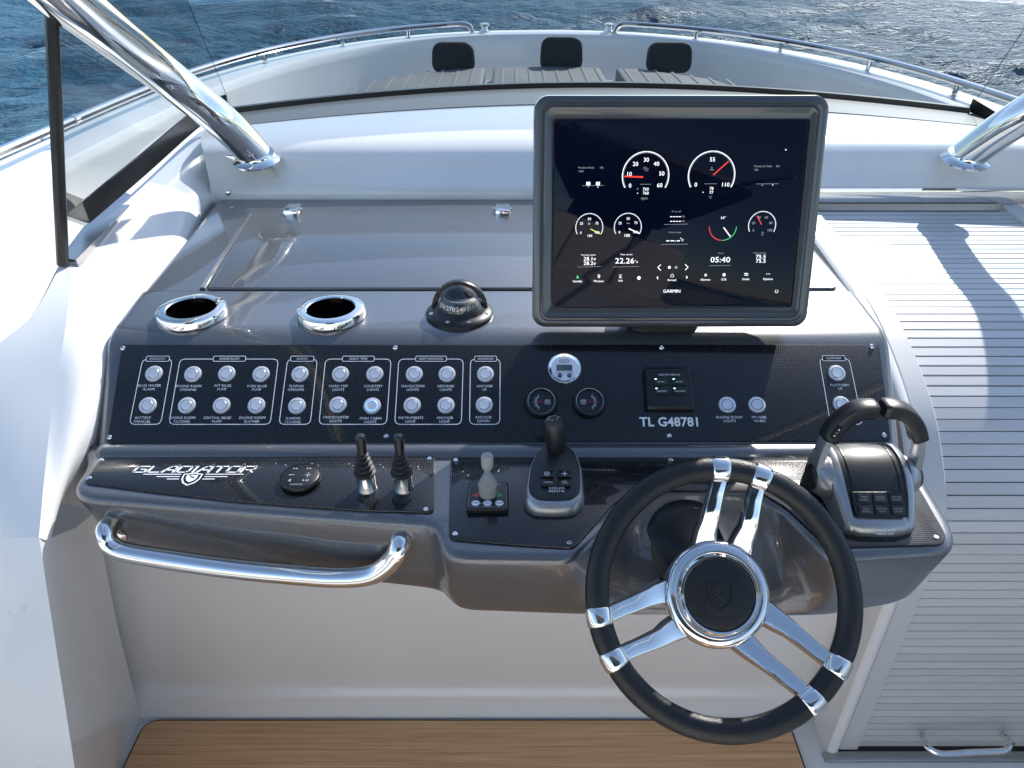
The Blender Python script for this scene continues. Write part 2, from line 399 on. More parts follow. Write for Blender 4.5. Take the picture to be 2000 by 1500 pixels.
mb = MB(); mb.grid([ring(-.09, GZ-.05), ring(-.105, .75), ring(-.13, .56), ring(-.16, .50), ring(-.22, .485)])
part('inner_liner', mb, WHITE, hull)
dk = [(x, y) for x, y in plan(-.215)]
mb = MB(); mb.poly([p for p in dk if p[1] > 1.0] + [], z=.484)
o = struct('foredeck', mb, WHITE, 'white foredeck and side decks inside the bulwark', smooth=None)
# stainless rails
railp = [Vector((x, y, GZ+.048)) for x, y in plan(0)]
def rail(side):
    P = [p for p in railp if (p.x - CX)*side > 0 and p.y > -2.5]
    if side < 0: P = P
    else: P = P[::-1]
    # stop short of the stem
    P = [p for p in P if abs(p.x - CX) > .52]
    e = P[-1]; inw = Vector((-.10*(1 if side > 0 else -1), .035, 0))
    P = P + [e + inw*.75 + Vector((0, 0, .0)), e + inw*1.1 + Vector((0, 0, -.015)), e + inw*1.25 + Vector((0, 0, -.048))]
    P = cat(P, 3)
    t = thing('deck_rail', 'low stainless rail on the gunwale ' + ('ahead of the chrome pillar beside the storage lid' if side < 0 else 'on the side of the slatted sliding hatch'), 'rail', (P[0].x, P[0].y, GZ), 'stainless rails along the gunwale')
    mb = MB(); mb.tube(P, .0135, 10); part('rail_tube', mb, CHROME, t)
    return t, P
def stanchion(t, P, y):
    p = min(P, key=lambda q: abs(q.y - y))
    mb = MB(); mb.tube([(p.x, p.y, GZ-.004), (p.x, p.y, p.z)], .0095, 8); mb.lathe([(.02, 0), (.02, .003), (.012, .006), (0.009, .006)], Matrix.Translation((p.x, p.y, GZ-.002)), 12)
    part('stanchion', mb, CHROME, t)
for side, ys in ((-1, (1.2, 2.15, 3.02, 3.6, 4.1, 4.45)), (1, (1.4, 2.25, 2.85, 3.42, 3.95, 4.4))):
    t, P = rail(side)
    for y in ys: stanchion(t, P, y)
    k = MB(); j = min(P, key=lambda q: abs(q.y - 2.25)); tt = Vector((0, 1, 0))
    k.tube([j - tt*.012, j + tt*.012], .0152, 12); part('joint_collar', k, CHROME, t)
# mooring fittings on the stem
for i, (uu, vv) in enumerate(((950, 44), (1175, 43))):
    p = U(uu, vv + 4, z=GZ); mb = MB(); M = Matrix.Translation((p.x, min(p.y, 4.68), GZ-.002))
    mb.lathe([(.035, 0), (.035, .006), (.02, .012), (.016, .03), (.03, .036), (.03, .044), (.012, .05)], M, 16)
    tag(link('mooring_bollard', mesh('mooring_bollard', mb, CHROME)), ('round steel bollard on the stem between rail end and centre headrest', 'round steel bollard on the stem by the starboard rail end')[i], 'bollard', 'bollards on the stem')
# sunpad: lounge base, cushions and headrests
pad = thing('sun_lounge', 'grey padded sun lounge on the foredeck behind the windscreen', 'sun lounge', (CX, 3.6, .484))
PZ = .855
outl = [(-.98, 2.75), (-.95, 3.3), (-.80, 3.80), (-.48, 4.10), (.0, 4.18), (.48, 4.10), (.80, 3.80), (.95, 3.3), (.98, 2.75)]
outl = [(x + CX, y) for x, y in outl]
mb = MB(); mb.bprism(rpoly(outl, .12), .486, PZ-.06, .02); part('lounge_base', mb, WHITE, pad)
def clipx(P, x0, x1):
    o = []
    for a, b in zip(P, P[1:]):
        a, b = Vector(a), Vector(b)
        for k in range(12):
            q = a + (b-a)*k/12
            if x0 <= q.x <= x1: o.append((q.x, q.y))
    return [(max(o[0][0], x0), 2.72)] + o + [(min(o[-1][0], x1), 2.72)] if o else []
for x0, x1 in ((-.80, -.12), (-.115, .495), (.50, 1.17)):
    P = clipx(offset(outl, -.01), x0, x1); P = [p for i, p in enumerate(P) if i == 0 or (Vector(p) - Vector(P[i-1])).length > .01]
    mb = MB(); mb.bprism(P, PZ-.06, PZ, .022, n=3); cu = part('cushion', mb, CUSHION, pad)
    n = 9
    for k in range(1, n):
        xx = x0 + (x1-x0)*k/n; col = [p[1] for p in P if abs(p[0]-xx) < .08]; ym = max(col) - .05 if col else 3.6
        s = MB(); s.box((xx, (2.76+ym)/2, PZ+.001), (.016, ym-2.76, .004)); part('quilt_rib', s, CUSHION, cu, bevel=(.0018, 2, 30))
for i, (uu, vt, w) in enumerate(((887, 82, .225), (1095, 72, .225), (1303, 82, .235))):
    yb = 4.20 if i == 1 else 4.14
    b = U(uu, 141, y=yb); tz = U(uu, vt, y=yb).z; h = tz - PZ + .03
    M = frame((b.x, yb, PZ-.03), (1, 0, (.0, 0, -.0)[i]), (0, .12, 1))
    P = rpoly([(-w/2, 0), (w/2, 0), (w/2*.93, h), (-w/2*.93, h)], .055, 6)
    t = thing('headrest', ('charcoal headrest on the bow lounge beside the port rail end', 'charcoal headrest in the middle of the bow lounge', 'charcoal headrest on the bow lounge above the display')[i], 'headrest', (b.x, yb, PZ), 'headrests of the bow lounge')
    mb = MB(); mb.bprism(P, 0, .06, .02, M); mb.bprism([(x, y) for x, y in P], 0, -.03, -.0001, M) if 0 else None
    part('cushion', mb, HEADREST, t)
    mb = MB(); mb.pathline(offset(P, -.012), .005, M @ Matrix.Translation((0, 0, .0605))); part('piping', mb, RUBBER, t)

# ------------------------------------------------------------------ coachroof (white moulding ahead of the dash)
WX = .25
def crow(y, k, z, x0=-.82, x1=1.32, n=28, zd=0):
    o = []
    for i in range(n+1):
        x = x0 + (x1-x0)*i/n; q = (x-WX)/1.02
        o.append((x, y - k*q*q, z - zd*q*q))
    return o
roof = thing('coachroof', 'white moulded coachroof shelf between windscreen and grey dash', 'coachroof', (WX, 1.8, .5))
mb = MB()
prof = [(2.62, .26, .55, 0), (2.60, .26, 1.04, .02), (2.44, .26, 1.060, .02), (2.30, .235, 1.062, .02), (2.20, .21, 1.060, .018), (2.08, .17, 1.058, .016), (1.99, .13, 1.053, .014), (1.91, .08, 1.043, .01),
        (1.862, .05, 1.026, .006), (1.84, .035, 1.008, .004), (1.83, .03, .99, 0), (1.815, .02, .972, 0), (1.79, .0, .958, 0), (1.782, 0, .945, 0), (1.78, 0, .918, 0), (1.80, 0, .80, 0)]
mb.grid([crow(y, k, z, zd=zd, x0=-.79 if y > 2.15 else float(np.interp(y, [1.8, 2.15], [-.735, -.79]))) for y, k, z, zd in prof])
part('moulding', mb, WHITE, roof, smooth=50)
band = MB(); band.grid([[(x, y, z + .003) for x, y, z in crow(yy, kk, zz, zd=.02, x0=-.785, x1=1.285)] for yy, kk, zz in ((2.425, .26, 1.060), (2.36, .247, 1.0612), (2.29, .233, 1.062), (2.22, .215, 1.0606), (2.19, .2075, 1.0600), (2.188, .207, 1.056))])  # antiglare grey, widened so its colour adds to the shade aft of the seal
part('antiglare_shade_band', band, BAND, roof, smooth=50)
# polished channel under the fascia at the hatch end
mb = MB(); a = U(1560, 357, y=1.776).x
mb.grid([[(x, y, z) for x in (.62, .8, 1.0, 1.25)] for y, z in ((1.779, .948), (1.771, .945), (1.768, .930), (1.772, .912))])
part('hatch_channel', mb, CHROME, roof)
sc_ = MB(); q = U(445, 377, y=1.778); sc_.lathe([(.006, 0), (.006, .002), (.003, .003)], frame(q, (1, 0, 0), (0, 0, 1)), 10)
part('screw', sc_, CHROME, roof)

# windscreen
ws = thing('windscreen', 'raked clear windscreen with black rubber base seal', 'windscreen', (WX, 2.4, 1.08))
def srow(dy, dz): return [(x, y + dy, z + dz) for x, y, z in crow(2.44, .26, 1.060, -.785, 1.285, 28, .02)]
mb = MB(); base = srow(0, .0); mb.sweep(base, [(-.012, -.003), (.012, -.003), (.010, .016), (-.010, .016)], (0, 0, 1)); part('base_seal', mb, SEAL, ws)
TOPV = Vector((0, -.157, .272))
mb = MB()
for off in (0,):
    mb.grid([srow(off, .012), [Vector(p) + TOPV*.5 + Vector((0, off, 0)) for p in srow(0, .012)], [Vector(p) + TOPV + Vector((0, off, 0)) for p in srow(0, .012)]])
part('glass_pane', mb, GLASS, ws, rn=False)
# port side pane
A0, A1, A2 = U(388, 246, z=1.045), U(275, 345, z=1.01), U(163, 441, z=.975); A3 = U(112, 418, y=1.37)
PT = U(101, 30, y=1.30); PB = U(119, 505, y=1.30)
sp_ = thing('side_window', 'clear side pane with black border beside the storage lid', 'window', PB)
def sidetop(p, k): return Vector((p.x + .11*k, p.y, p.z + k*.42))
FR = Vector((-.69, 2.02, 1.06))
mb = MB()
CB, CT = Vector((-.785, 2.176, 1.055)), Vector((-.785, 2.02, 1.335)); PX = U(96, -60, y=1.31)
mb.grid([[CB, A0, A1, A2, U(116, 424, y=1.31)], [CT, CT.lerp(PX, .25), CT.lerp(PX, .55), CT.lerp(PX, .85), PX]]); part('glass_pane', mb, GLASS, sp_, rn=False, smooth=60)
sw = thing('side_window', 'clear side pane on the far side of the slatted hatch', 'window', (1.37, 1.4, .95))
mb = MB(); mb.grid([[(1.285, 2.176, 1.055), (1.33, 1.8, 1.0), (1.37, 1.3, .94)], [(1.285, 2.02, 1.335), (1.27, 1.7, 1.40), (1.25, 1.3, 1.47)]]); part('glass_pane', mb, GLASS, sw, rn=False, smooth=60)
mb = MB(); mb.sweep([(1.285, 2.176, 1.05), (1.33, 1.8, .995), (1.37, 1.3, .935)], [(-.004, -.004), (.004, -.004), (.004, .03), (-.004, .03)], (0, 0, 1)); part('border', mb, SEAL, sw)
def strip(path, w, nrm, mname, mm, th=.006):
    m_ = MB(); m_.sweep(path, [(-th/2, 0), (th/2, 0), (th/2, w), (-th/2, w)], nrm); return part(mname, m_, mm, sp_)
UP = Vector((.012, 0, .006))
strip(cat([U(440, 222, z=1.055) + UP, A0 + UP, A1 + UP, A2 + UP], 5), .044, (0.05, .0, 1), 'border', SEAL)
strip([A2 + UP, U(112, 424, y=1.34) + UP], .044, (0, 0, 1), 'border', SEAL)
mb = MB(); mb.tube(cat([PB + Vector((0, -.0, -.012)), U(113, 300, y=1.305), PT, U(96, -60, y=1.31)], 6), .0105, 10); part('edge_post', mb, SEAL, sp_)

# pillars
def pillar(side):
    bx = -.675 if side < 0 else 1.175; o = 0 if side < 0 else 0
    lab = 'thick chrome pillar rising from its base plate ' + ('beside the storage lid' if side < 0 else 'above the slatted sliding hatch')
    t = thing('windscreen_pillar', lab, 'pillar', (bx, 2.0, 1.03), 'chrome windscreen pillars')
    if side < 0:
        b = U(497, 287, z=1.045); p1 = U(300, 130, y=1.62); p2 = U(95, -30, y=1.24)
    else:
        b = U(1893, 287, z=1.045); p1 = Vector((1.205, 1.60, 1.255)); p2 = Vector((1.235, 1.2, 1.475))
    d = (p2 - p1); p3 = p2 + d*1.25 + Vector((0, 0, .02)); p4 = Vector((p3.x, -.9, 2.25)); p5 = Vector((p3.x, -1.7, 2.32))
    P = cat([b - Vector((0, 0, .02)), b + (p1-b)*.35, p1, p2, p3, p4, p5], 8)
    mb = MB(); mb.tube(P, .037, 28, ell=1.15, up=(1, 0, 0)); part('tube', mb, CHROME, t)
    # base plate with flange collar
    if side < 0: pl = [(420, 300), (553, 247), (548, 262), (532, 280), (500, 300), (462, 308), (425, 304)]
    else: pl = [(1820, 250), (1990, 262), (2005, 300), (1950, 303), (1905, 300), (1868, 285), (1836, 265)]
    pn = Vector((0, -.17, 1)).normalized(); po = Vector((b.x, 2.0, 1.046)); PF = frame(po, (1, 0, 0), (0, 1, .17)); PFI = PF.inverted()
    P2 = rpoly([tuple((PFI @ U(u_, v_, pl=(po, pn))).to_2d()) for u_, v_ in pl], .01)
    mb = MB(); mb.bprism(P2, -.012, .003, .0015, PF, n=2); part('base_plate', mb, CHROME, t)
    mb = MB(); mb.lathe([(.055, 0), (.055, .004), (.046, .012), (.044, .02)], frame((b.x, b.y, 1.046 + .17*(b.y-2.0) + .002), (1, 0, 0), (0, 1, .17)), 28); part('collar', mb, CHROME, t)
    return t
pillar(-1); pillar(1)
# stainless scuff plate at the foot of the side window, small hinge block
mb = MB(); pp = [U(118, 508, z=.955), U(150, 511, z=.953), U(190, 470, z=.957), U(262, 398, z=.966), U(262, 386, z=.97), U(243, 378, z=.975), U(165, 445, z=.965)]
mb.vs([p + Vector((0, 0, .004)) for p in pp] + [p - Vector((0, 0, .02)) for p in pp]); n = len(pp)
mb.f.append(tuple(range(n))); mb.f += [(k, (k+1) % n, n+(k+1) % n, n+k) for k in range(n)]
tag(link('scuff_plate', mesh('scuff_plate', mb, STEEL, smooth=None)), 'scratched stainless plate at the foot of the side window', 'plate')

# ------------------------------------------------------------------ white side moulding, left block, front wall
sm = thing('side_moulding', 'white moulded coaming flowing down beside the grey helm console', 'coaming', (-.8, 1, 0))
# columns: outer (seal line) -> crease -> inner (console edge)
rowsA = [U(470, 222, z=1.05), U(385, 262, z=1.02), U(275, 362, z=.985), U(163, 462, z=.955), U(140, 508, z=.948), U(131, 620, y=1.12), U(101, 800, y=.95), U(76, 1050, y=.765)]
rowsB = [U(500, 300, z=1.02), U(425, 320, z=.975), U(330, 410, z=.95), U(215, 512, z=.935), U(190, 560, z=.925), U(172, 680, y=1.06), U(140, 850, y=.91), U(100, 1050, y=.79)]
rowsC = [U(545, 350, z=.965), U(425, 372, z=.935), U(350, 455, z=.922), U(270, 560, z=.913), U(235, 610, z=.903), U(212, 680, y=1.075), U(180, 850, y=.94), U(118, 985, y=.86)]
rowsD = [U(545, 395, z=.90), U(425, 400, z=.90), U(365, 480, z=.90), U(290, 580, z=.89), U(255, 640, z=.87), U(235, 700, y=1.10), U(205, 870, y=.97), U(185, 1000, y=.93)]
mb = MB(); cols = [cat(c, 5) for c in (rowsA, rowsB, rowsC, rowsD)]
rows = [cat([c[i] for c in cols], 4) for i in range(len(cols[0]))]
mb.grid(rows); part('inner_face', mb, WHITE, sm, smooth=60)
# outer facets of the coaming facing aft
O = [U(121, 510, z=.950), U(62, 616, z=.925), U(-60, 745, z=.87), U(-60, 1050, y=.80)]
Rr = [rowsA[4], rowsA[5], rowsA[6], rowsA[7]]
mb = MB(); cr = cat(Rr, 5); co = cat(O, 5)
mb.grid([[a + (b-a)*k/4 + Vector((0, .0, 0)) for k in range(5)] for a, b in zip(cr, co)])
low0, low1 = U(146, 1500, x=-.655), U(-60, 1500, y=.60)
low0b, low1b = low0 + (low0-rowsA[7])*.9, low1 + (low1-O[3])*.9
lo = part('aft_facet', mb, WHITE, sm, smooth=30)
mb = MB(); ext = Vector((-.45, .12, 0)); mb.grid([[rowsA[7], O[3], O[3] + ext], [low0, low1, low1 + ext], [Vector((low0b.x, low0b.y, -.01)), Vector((low1b.x, low1b.y, -.01)), Vector((low1b.x, low1b.y, -.01)) + ext]]); part('lower_face', mb, WHITE, sm, smooth=30)
sn = MB(); q = rowsA[7]*.0 + U(13, 1105, y=.775); sn.lathe([(.007, 0), (.007, .004), (.005, .008), (.0035, .008), (.003, .004)], frame(q, (1, 0, 0), (0, .35, 1)), 14); part('stud', sn, CHROME, sm)
mb = MB(); mb.lathe([(.0025, .0083), (.001, .009)], frame(q, (1, 0, 0), (0, .35, 1)), 8); part('stud_hole', mb, SEAL, sm)
# wall beyond (towards the side deck)
mb = MB(); oo = cat([rowsA[0], rowsA[1], rowsA[2], rowsA[3], O[0], O[1], O[2]], 4)
mb.grid([[p + Vector((-.004, 0, -.004)) for p in oo], [Vector((p.x-.03, p.y, .86)) for p in oo], [Vector((p.x-.05, p.y, .48)) for p in oo]])
part('outer_wall', mb, WHITE, sm, smooth=50)
# recess side (between left block edge and front wall)
wy = 1.012
k0, k1 = U(178, 1080, y=.95), U(272, 1392, y=wy)
mb = MB()
L0 = [rowsA[7], low0, low0b]; 
mb.grid([[rowsA[7], rowsB[7], U(150, 1030, y=.90), U(185, 1000, y=.955)],
         [rowsA[7] + (low0-rowsA[7])*.5, U(150, 1260, y=.78), U(195, 1235, y=.92), U(232, 1235, y=.975)],
         [low0, U(195, 1490, y=.74), U(235, 1400, y=.93), Vector((k1.x, wy, k1.z))],
         [low0b, low0b + Vector((-.03, .12, 0)), U(215, 1460, y=.92) + Vector((0, 0, -.1)), Vector((k1.x, wy, -.02))]])
part('recess_side', mb, WHITE, sm, smooth=60)
# front wall under the console
fw = thing('console_front', 'plain white front wall below the grey helm console', 'wall', (-.05, .98, 0))
mb = MB(); xs = [-.98 + .1*k for k in range(17)] + [.69]
def wallrow(z, y): return [(x, y, z) for x in xs]
mb.grid([wallrow(.70, .985), wallrow(.6, .995), wallrow(.3, 1.015), wallrow(.12, 1.03), wallrow(.085, 1.033), wallrow(.066, 1.030), wallrow(.058, 1.022), wallrow(.045, 1.017), wallrow(.008, 1.013), wallrow(.0, 1.006), wallrow(-.02, 1.004)])
part('panel', mb, WHITE, fw, smooth=60)
# cockpit floor: white surround and teak inlay with caulk line
mb = MB(); mb.poly([(-1.3, 1.05), (-1.3, -3.2), (1.65, -3.2), (1.65, 1.05)][::-1], z=-.006); fl = struct('floor', mb, WHITE, 'white moulded cockpit floor', smooth=None)
tk = [U(290, 1408, z=0), U(1536, 1402, z=0)]
tl, tr_ = U(286, 1408, z=.0), U(1538, 1408, z=0)
TP = rpoly([(tl.x, tl.y), (tr_.x, tl.y), (tr_.x+.01, -.2), (tl.x-.02, -.2)], .03, 6)
mb = MB(); mb.prism(offset(TP, .004), -.005, -.001); part('caulk_line', mb, SEAL, fl, smooth=None)
mb = MB(); mb.prism(TP, -.004, .001); part('teak_inlay', mb, TEAK, fl, smooth=None)
# dark gap below the door sill and cabin void
# hardtop far aft, added bench behind the camera to bounce light (seen only as reflections)
ht = thing('hardtop', 'grey hardtop panel over the aft cockpit', 'roof', (CX, -2.5, 2.3))
mb = MB(); mb.bprism(rrect(2.7, 4.9, .2, 5, CX, -3.6), 2.28, 2.36, .03); part('panel', mb, ROOFM, ht)

mb = MB(); mb.box((CX, -5.9, 1.75), (2.4, .05, 1.06)); part('sky_blocker', mb, ROOFM, ht)  # invented dark panel, keeps bright sky out of the display reflection
hs = thing('bounce_bench', 'unseen white bench added aft to bounce light onto the console', 'bench', (.18, -1.9, 0))
mb = MB(); mb.bprism(rrect(2.5, .6, .06, 4, .18, -1.95), 0, .50, .02); part('bench_base', mb, WHITE, hs)
mb = MB(); mb.bprism(rrect(2.46, .55, .06, 4, .18, -1.93), .501, .62, .03); part('seat_cushion', mb, CREAM, hs)
for xx in (-.62, .18, .98): mb = MB(); mb.bprism(rrect(.78, .16, .05, 4, xx, -2.18), .621, 1.45, .05); part('backrest', mb, CREAM, hs)
# ------------------------------------------------------------------ sliding tambour hatch
hx0, hx1 = .738, 1.20
prof = [(.94, -.03)] + [(.94, .575)]
pc = cat([(0, .94, .575), (0, .955, .63), (0, .985, .678), (0, 1.075, .762), (0, 1.19, .818), (0, 1.31, .855), (0, 1.45, .870), (0, 1.60, .884), (0, 1.77, .900)], 10)
path = [Vector((0, .94, -.03 + .605*k/40)) for k in range(40)] + pc
S = [0]
for a, b in zip(path, path[1:]): S.append(S[-1] + (b-a).length)
def at(s):
    s = max(0, min(s, S[-1]-1e-6)); i = max(k for k in range(len(S)) if S[k] <= s); i = min(i, len(path)-2)
    t = (s - S[i])/(S[i+1]-S[i]); return path[i].lerp(path[i+1], t)
door = thing('sliding_hatch', 'silver slatted roll hatch curving down into the cabin door', 'hatch', (.97, .94, 0))
pitch = .94*.0234; nsl = int(S[-1]/pitch)
mb = MB(); w = hx1-hx0
sec = [(-.0101, -.006), (-.0101, .0014), (-.0098, .0020), (.0098, .0020), (.0101, .0014), (.0101, -.006)]
sec = [(a*pitch/.0219, b) for a, b in sec]
slms = []
for kk in (1.0, .90):
    mb = MB(); mb.loft([[(x, a*kk, b) for a, b in sec] for x in (-w/2, w/2)]); slms.append(mesh('slat', mb, ALU, smooth=30))
for k in range(nsl):
    c = at((k+.5)*pitch); a, b = at(k*pitch), at((k+1)*pitch)
    link('slat', slms[1 if c.y > 1.1 else 0], door, frame(((hx0+hx1)/2, c.y, c.z), (1, 0, 0), (b-a)))
mb = MB(); mb.grid([[p + Vector((x, 0, 0)) + Vector((0, .008, -.007)) for x in (hx0, hx1)] for p in path]); part('backing', mb, SEAL, door)
# side rails (left one raised, flat aluminium)
def railpath(dz, dy=0): return [p + Vector((0, -dy*(1 if i < 45 else 0), dz)) for i, p in enumerate(path)]
mb = MB(); secr = [(-.021, -.03), (.021, -.03), (.021, .007), (.018, .010), (-.018, .010), (-.021, .007)]
def tsweep(m_, P, sec, x):
    rings = []
    for i, p in enumerate(P):
        t = (P[min(i+1, len(P)-1)] - P[max(i-1, 0)]).normalized(); nrm = Vector((1, 0, 0)).cross(t)
        rings.append([Vector((x, 0, 0)) + p + Vector((a, 0, 0)) + nrm*b for a, b in sec])
    m_.loft(rings)
tsweep(mb, path, secr, hx0-.020); part('side_rail', mb, ALU, door, smooth=40)
mb = MB(); tsweep(mb, path, secr, hx1+.021); part('side_rail', mb, ALU, door, smooth=40)
mb = MB(); tsweep(mb, path, [(-.012, -.06), (.012, -.06), (.012, .014), (.006, .019), (-.006, .019), (-.012, .014)], hx0-.056); part('edge_trim', mb, WHITE, door, smooth=40)
# bottom bar, sill, handle
zb = U(1800, 1462, y=.93).z
mb = MB(); mb.box((.97, .932, zb-.012), (.60, .02, .016)); part('bottom_bar', mb, SEAL, door)
zs = U(1800, 1476, y=.915).z
mb = MB(); mb.box((.98, .915, zs-.006), (.64, .022, .012)); part('sill_strip', mb, STEEL, door, bevel=(.003, 2, 30))
h0, h1 = U(1803, 1440, y=.93), U(1960, 1437, y=.93)
a, b = U(1827, 1472, y=.87), U(1972, 1466, y=.87)
mb = MB(); mb.tube(cat([h0, U(1810, 1452, y=.90), a + Vector((-.012, .012, .004)), a + Vector((.012, 0, 0)), (a+b)/2, b + Vector((-.012, 0, 0)), b + Vector((.006, .012, .004)), U(1975, 1448, y=.90), h1], 5), .006, 10)
part('grab_handle', mb, CHROME, door)

# ------------------------------------------------------------------ helm console (grey)
SHZ = .803; DZ = .9235
con = thing('helm_console', 'glossy grey helm console with stepped shelf and sloping dash', 'console', (0, .9, .66))
# upper wedge
wp = [(.895, .78), (.897, .800), (.904, .8105), (.914, .8145), (.926-.0, .8125), (1.064, .910), (1.078, .9178), (1.092, .9220), (1.108, .9235), (1.243, .9235)]
def xl(y): return float(np.interp(y, [.89, 1.064, 1.25, 1.79], [-.640, -.668, -.684, -.722]))
def xr(y): return float(np.interp(y, [.89, 1.064, 1.25, 1.79], [.598, .622, .632, .64]))
def wedge(prof_, yb, zb_):
    m_ = MB(); P = prof_ + [(yb, prof_[-1][1] if 0 else zb_)]
    P = prof_ + [(prof_[-1][0], zb_), (prof_[0][0], zb_)] if prof_[0][1] > zb_ + 1e-6 else prof_ + [(prof_[-1][0], zb_)]
    L = [Vector((xl(y), y, z)) for y, z in P]; Rr_ = [Vector((xr(y), y, z)) for y, z in P]
    rr = .016
    def inset(Q, s):
        c = Vector((0, sum(q.y for q in Q)/len(Q), sum(q.z for q in Q)/len(Q))); o = offset([(q.y, q.z) for q in Q], -s); return [Vector((q.x, a_, b_)) for q, (a_, b_) in zip(Q, o)]
    rings = []
    for k in range(5):
        a_ = R(90*k/4); rings.append([q + Vector((rr*(1-math.sin(a_)), 0, 0)) - Vector((0, 0, 0)) for q in inset(L, rr*(1-math.sin(a_)) if 0 else rr*(1-math.cos(R(90)-a_)))])
    r2 = []
    for k in range(5):
        a_ = R(90*(4-k)/4); r2.append([q - Vector((rr*(1-math.sin(a_)), 0, 0)) for q in inset(Rr_, rr*(1-math.cos(R(90)-a_)))])
    # rings run from the outer side (inset most) to full size
    rings = [[q - Vector((rr - rr*(1-math.cos(R(90*k/4))), 0, 0)) + Vector((rr, 0, 0)) - Vector((0, 0, 0)) for q in inset(L, rr*(1-math.sin(R(90*k/4))))] for k in range(5)]
    rings = [[Vector((q.x + rr*(1-math.cos(R(90*k/4))) - rr*0, q.y, q.z)) for q in inset(L, rr*(1-math.sin(R(90*k/4))))] for k in range(5)]
    r2 = [[Vector((q.x - rr*(1-math.cos(R(90*k/4))), q.y, q.z)) for q in inset(Rr_, rr*(1-math.sin(R(90*k/4))))] for k in range(4, -1, -1)]
    m_.loft(rings + r2); return m_
dash = part('dash', wedge(wp, 1.243, .78), GREY, con, smooth=40)
for uu in (373, 646):
    cq = U(uu, 601, z=DZ+.016); cut = link('cutter', mesh('cutter', MB().lathe([(.042, .80), (.042, 1.0)], Matrix.Translation((cq.x, cq.y, 0)), 48), GREY))
    md = dash.modifiers.new('cut', 'BOOLEAN'); md.operation = 'DIFFERENCE'; md.object = cut; md.solver = 'EXACT'
    bpy.context.view_layer.update(); dg = bpy.context.evaluated_depsgraph_get(); nm_ = bpy.data.meshes.new_from_object(dash.evaluated_get(dg))
    dash.modifiers.clear(); dash.data = nm_; bpy.data.objects.remove(cut)
dash.data.set_sharp_from_angle(angle=R(40))
# rear deck with storage lid, separated by a dark seam
rd = [(1.2475, .86), (1.2475, .9225), (1.78, .9225), (1.782, .86)]
part('rear_deck', wedge([(1.2495, .80), (1.2495, .9175), (1.252, .920), (1.779, .920)], 1.779, .80), GREY, con, smooth=40)
mb = MB(); mb.box((-.02, 1.2465, .85), (1.28, .008, .12)); part('seam_gasket', mb, SEAL, con)
lidp = [U(400, 568, z=.9262), U(492, 416, z=.9262), U(1700, 416, z=.9262), U(1640, 568, z=.9262)]
LP = [(lidp[0].x, 1.2525), (lidp[1].x, lidp[1].y), (.60, lidp[1].y), (.60, 1.2525)]
mb = MB(); mb.bprism(rpoly(LP, .012, 3), .9185, .9262, .003); lid = part('storage_lid', mb, GREY, con, label='flat grey storage lid with two chrome hinges')
mb = MB(); mb.pathline(offset(rpoly(LP, .012, 3), .0022), .004, Matrix.Translation((0, 0, .9207))); part('lid_gap', mb, SEAL, con, smooth=None)
# raised bead left of the lid
mb = MB(); mb.tube([U(488, 420, z=.921), U(396, 566, z=.921)], .0055, 10); part('drip_bead', mb, GREY, con)
for uu in (572, 982):
    c = U(uu, 412, z=.927); h = MB()
    h.bprism(rrect(.034, .052, .004, 2, c.x, c.y), .9225, .937, .004, n=2); hg = part('hinge', h, CHROME, lid)
    p_ = MB(); p_.tube([(c.x-.021, c.y+.008, .929), (c.x+.021, c.y+.008, .929)], .004, 8); part('hinge_pin', p_, CHROME, lid)
# shelf slab with wheel notch
topP = [(150, 860), (172, 900), (142, 946), (146, 962), (172, 972), (330, 985), (600, 1006), (828, 1022), (846, 1030), (853, 1046), (862, 1070), (876, 1083), (905, 1088), (1110, 1091), (1150, 1068), (1236, 982), (1275, 967), (1330, 963), (1400, 963), (1460, 966), (1515, 985), (1590, 1060), (1625, 1090), (1835, 1076), (1862, 1066), (1869, 1048), (1860, 1020), (1795, 915), (1750, 860)]
botP = [(165, 905), (185, 950), (180, 990), (188, 1018), (215, 1060), (340, 1090), (600, 1124), (828, 1150), (848, 1154), (862, 1160), (880, 1180), (895, 1190), (920, 1195), (1110, 1202), (1150, 1203), (1236, 1204), (1275, 1204), (1330, 1205), (1400, 1205), (1460, 1206), (1515, 1206), (1590, 1205), (1625, 1203), (1748, 1182), (1772, 1172), (1790, 1152), (1800, 1120), (1765, 1000), (1735, 930)]
T = [U(u_, v_, z=SHZ) for u_, v_ in topP]; B = [U(u_, v_, z=.675) for u_, v_ in botP]
T2 = [(p.x, p.y) for p in T]; B2 = [(p.x, p.y) for p in B]
n1 = rpoly(T2, .025, 3); n2 = rpoly(B2, .025, 3)
mb = MB(); rr = .013; rings = []
for k in range(5):
    a_ = R(90*k/4); rings.append([(p[0], p[1], SHZ - rr + rr*math.cos(a_)) for p in offset(n1, -rr*(1-math.sin(a_)))])
def mixr(t): return [(a[0]*(1-t)+b[0]*t, a[1]*(1-t)+b[1]*t, (SHZ-rr)*(1-t)+.678*t) for a, b in zip(n1, n2)]
rings += [mixr(.35), mixr(.7), mixr(.93)]
rings += [[(p[0], p[1], .672) for p in offset(n2, -.006)], [(p[0], p[1], .670) for p in offset(n2, -.014)]]
mb.loft(rings); part('shelf', mb, GREY, con, smooth=42)

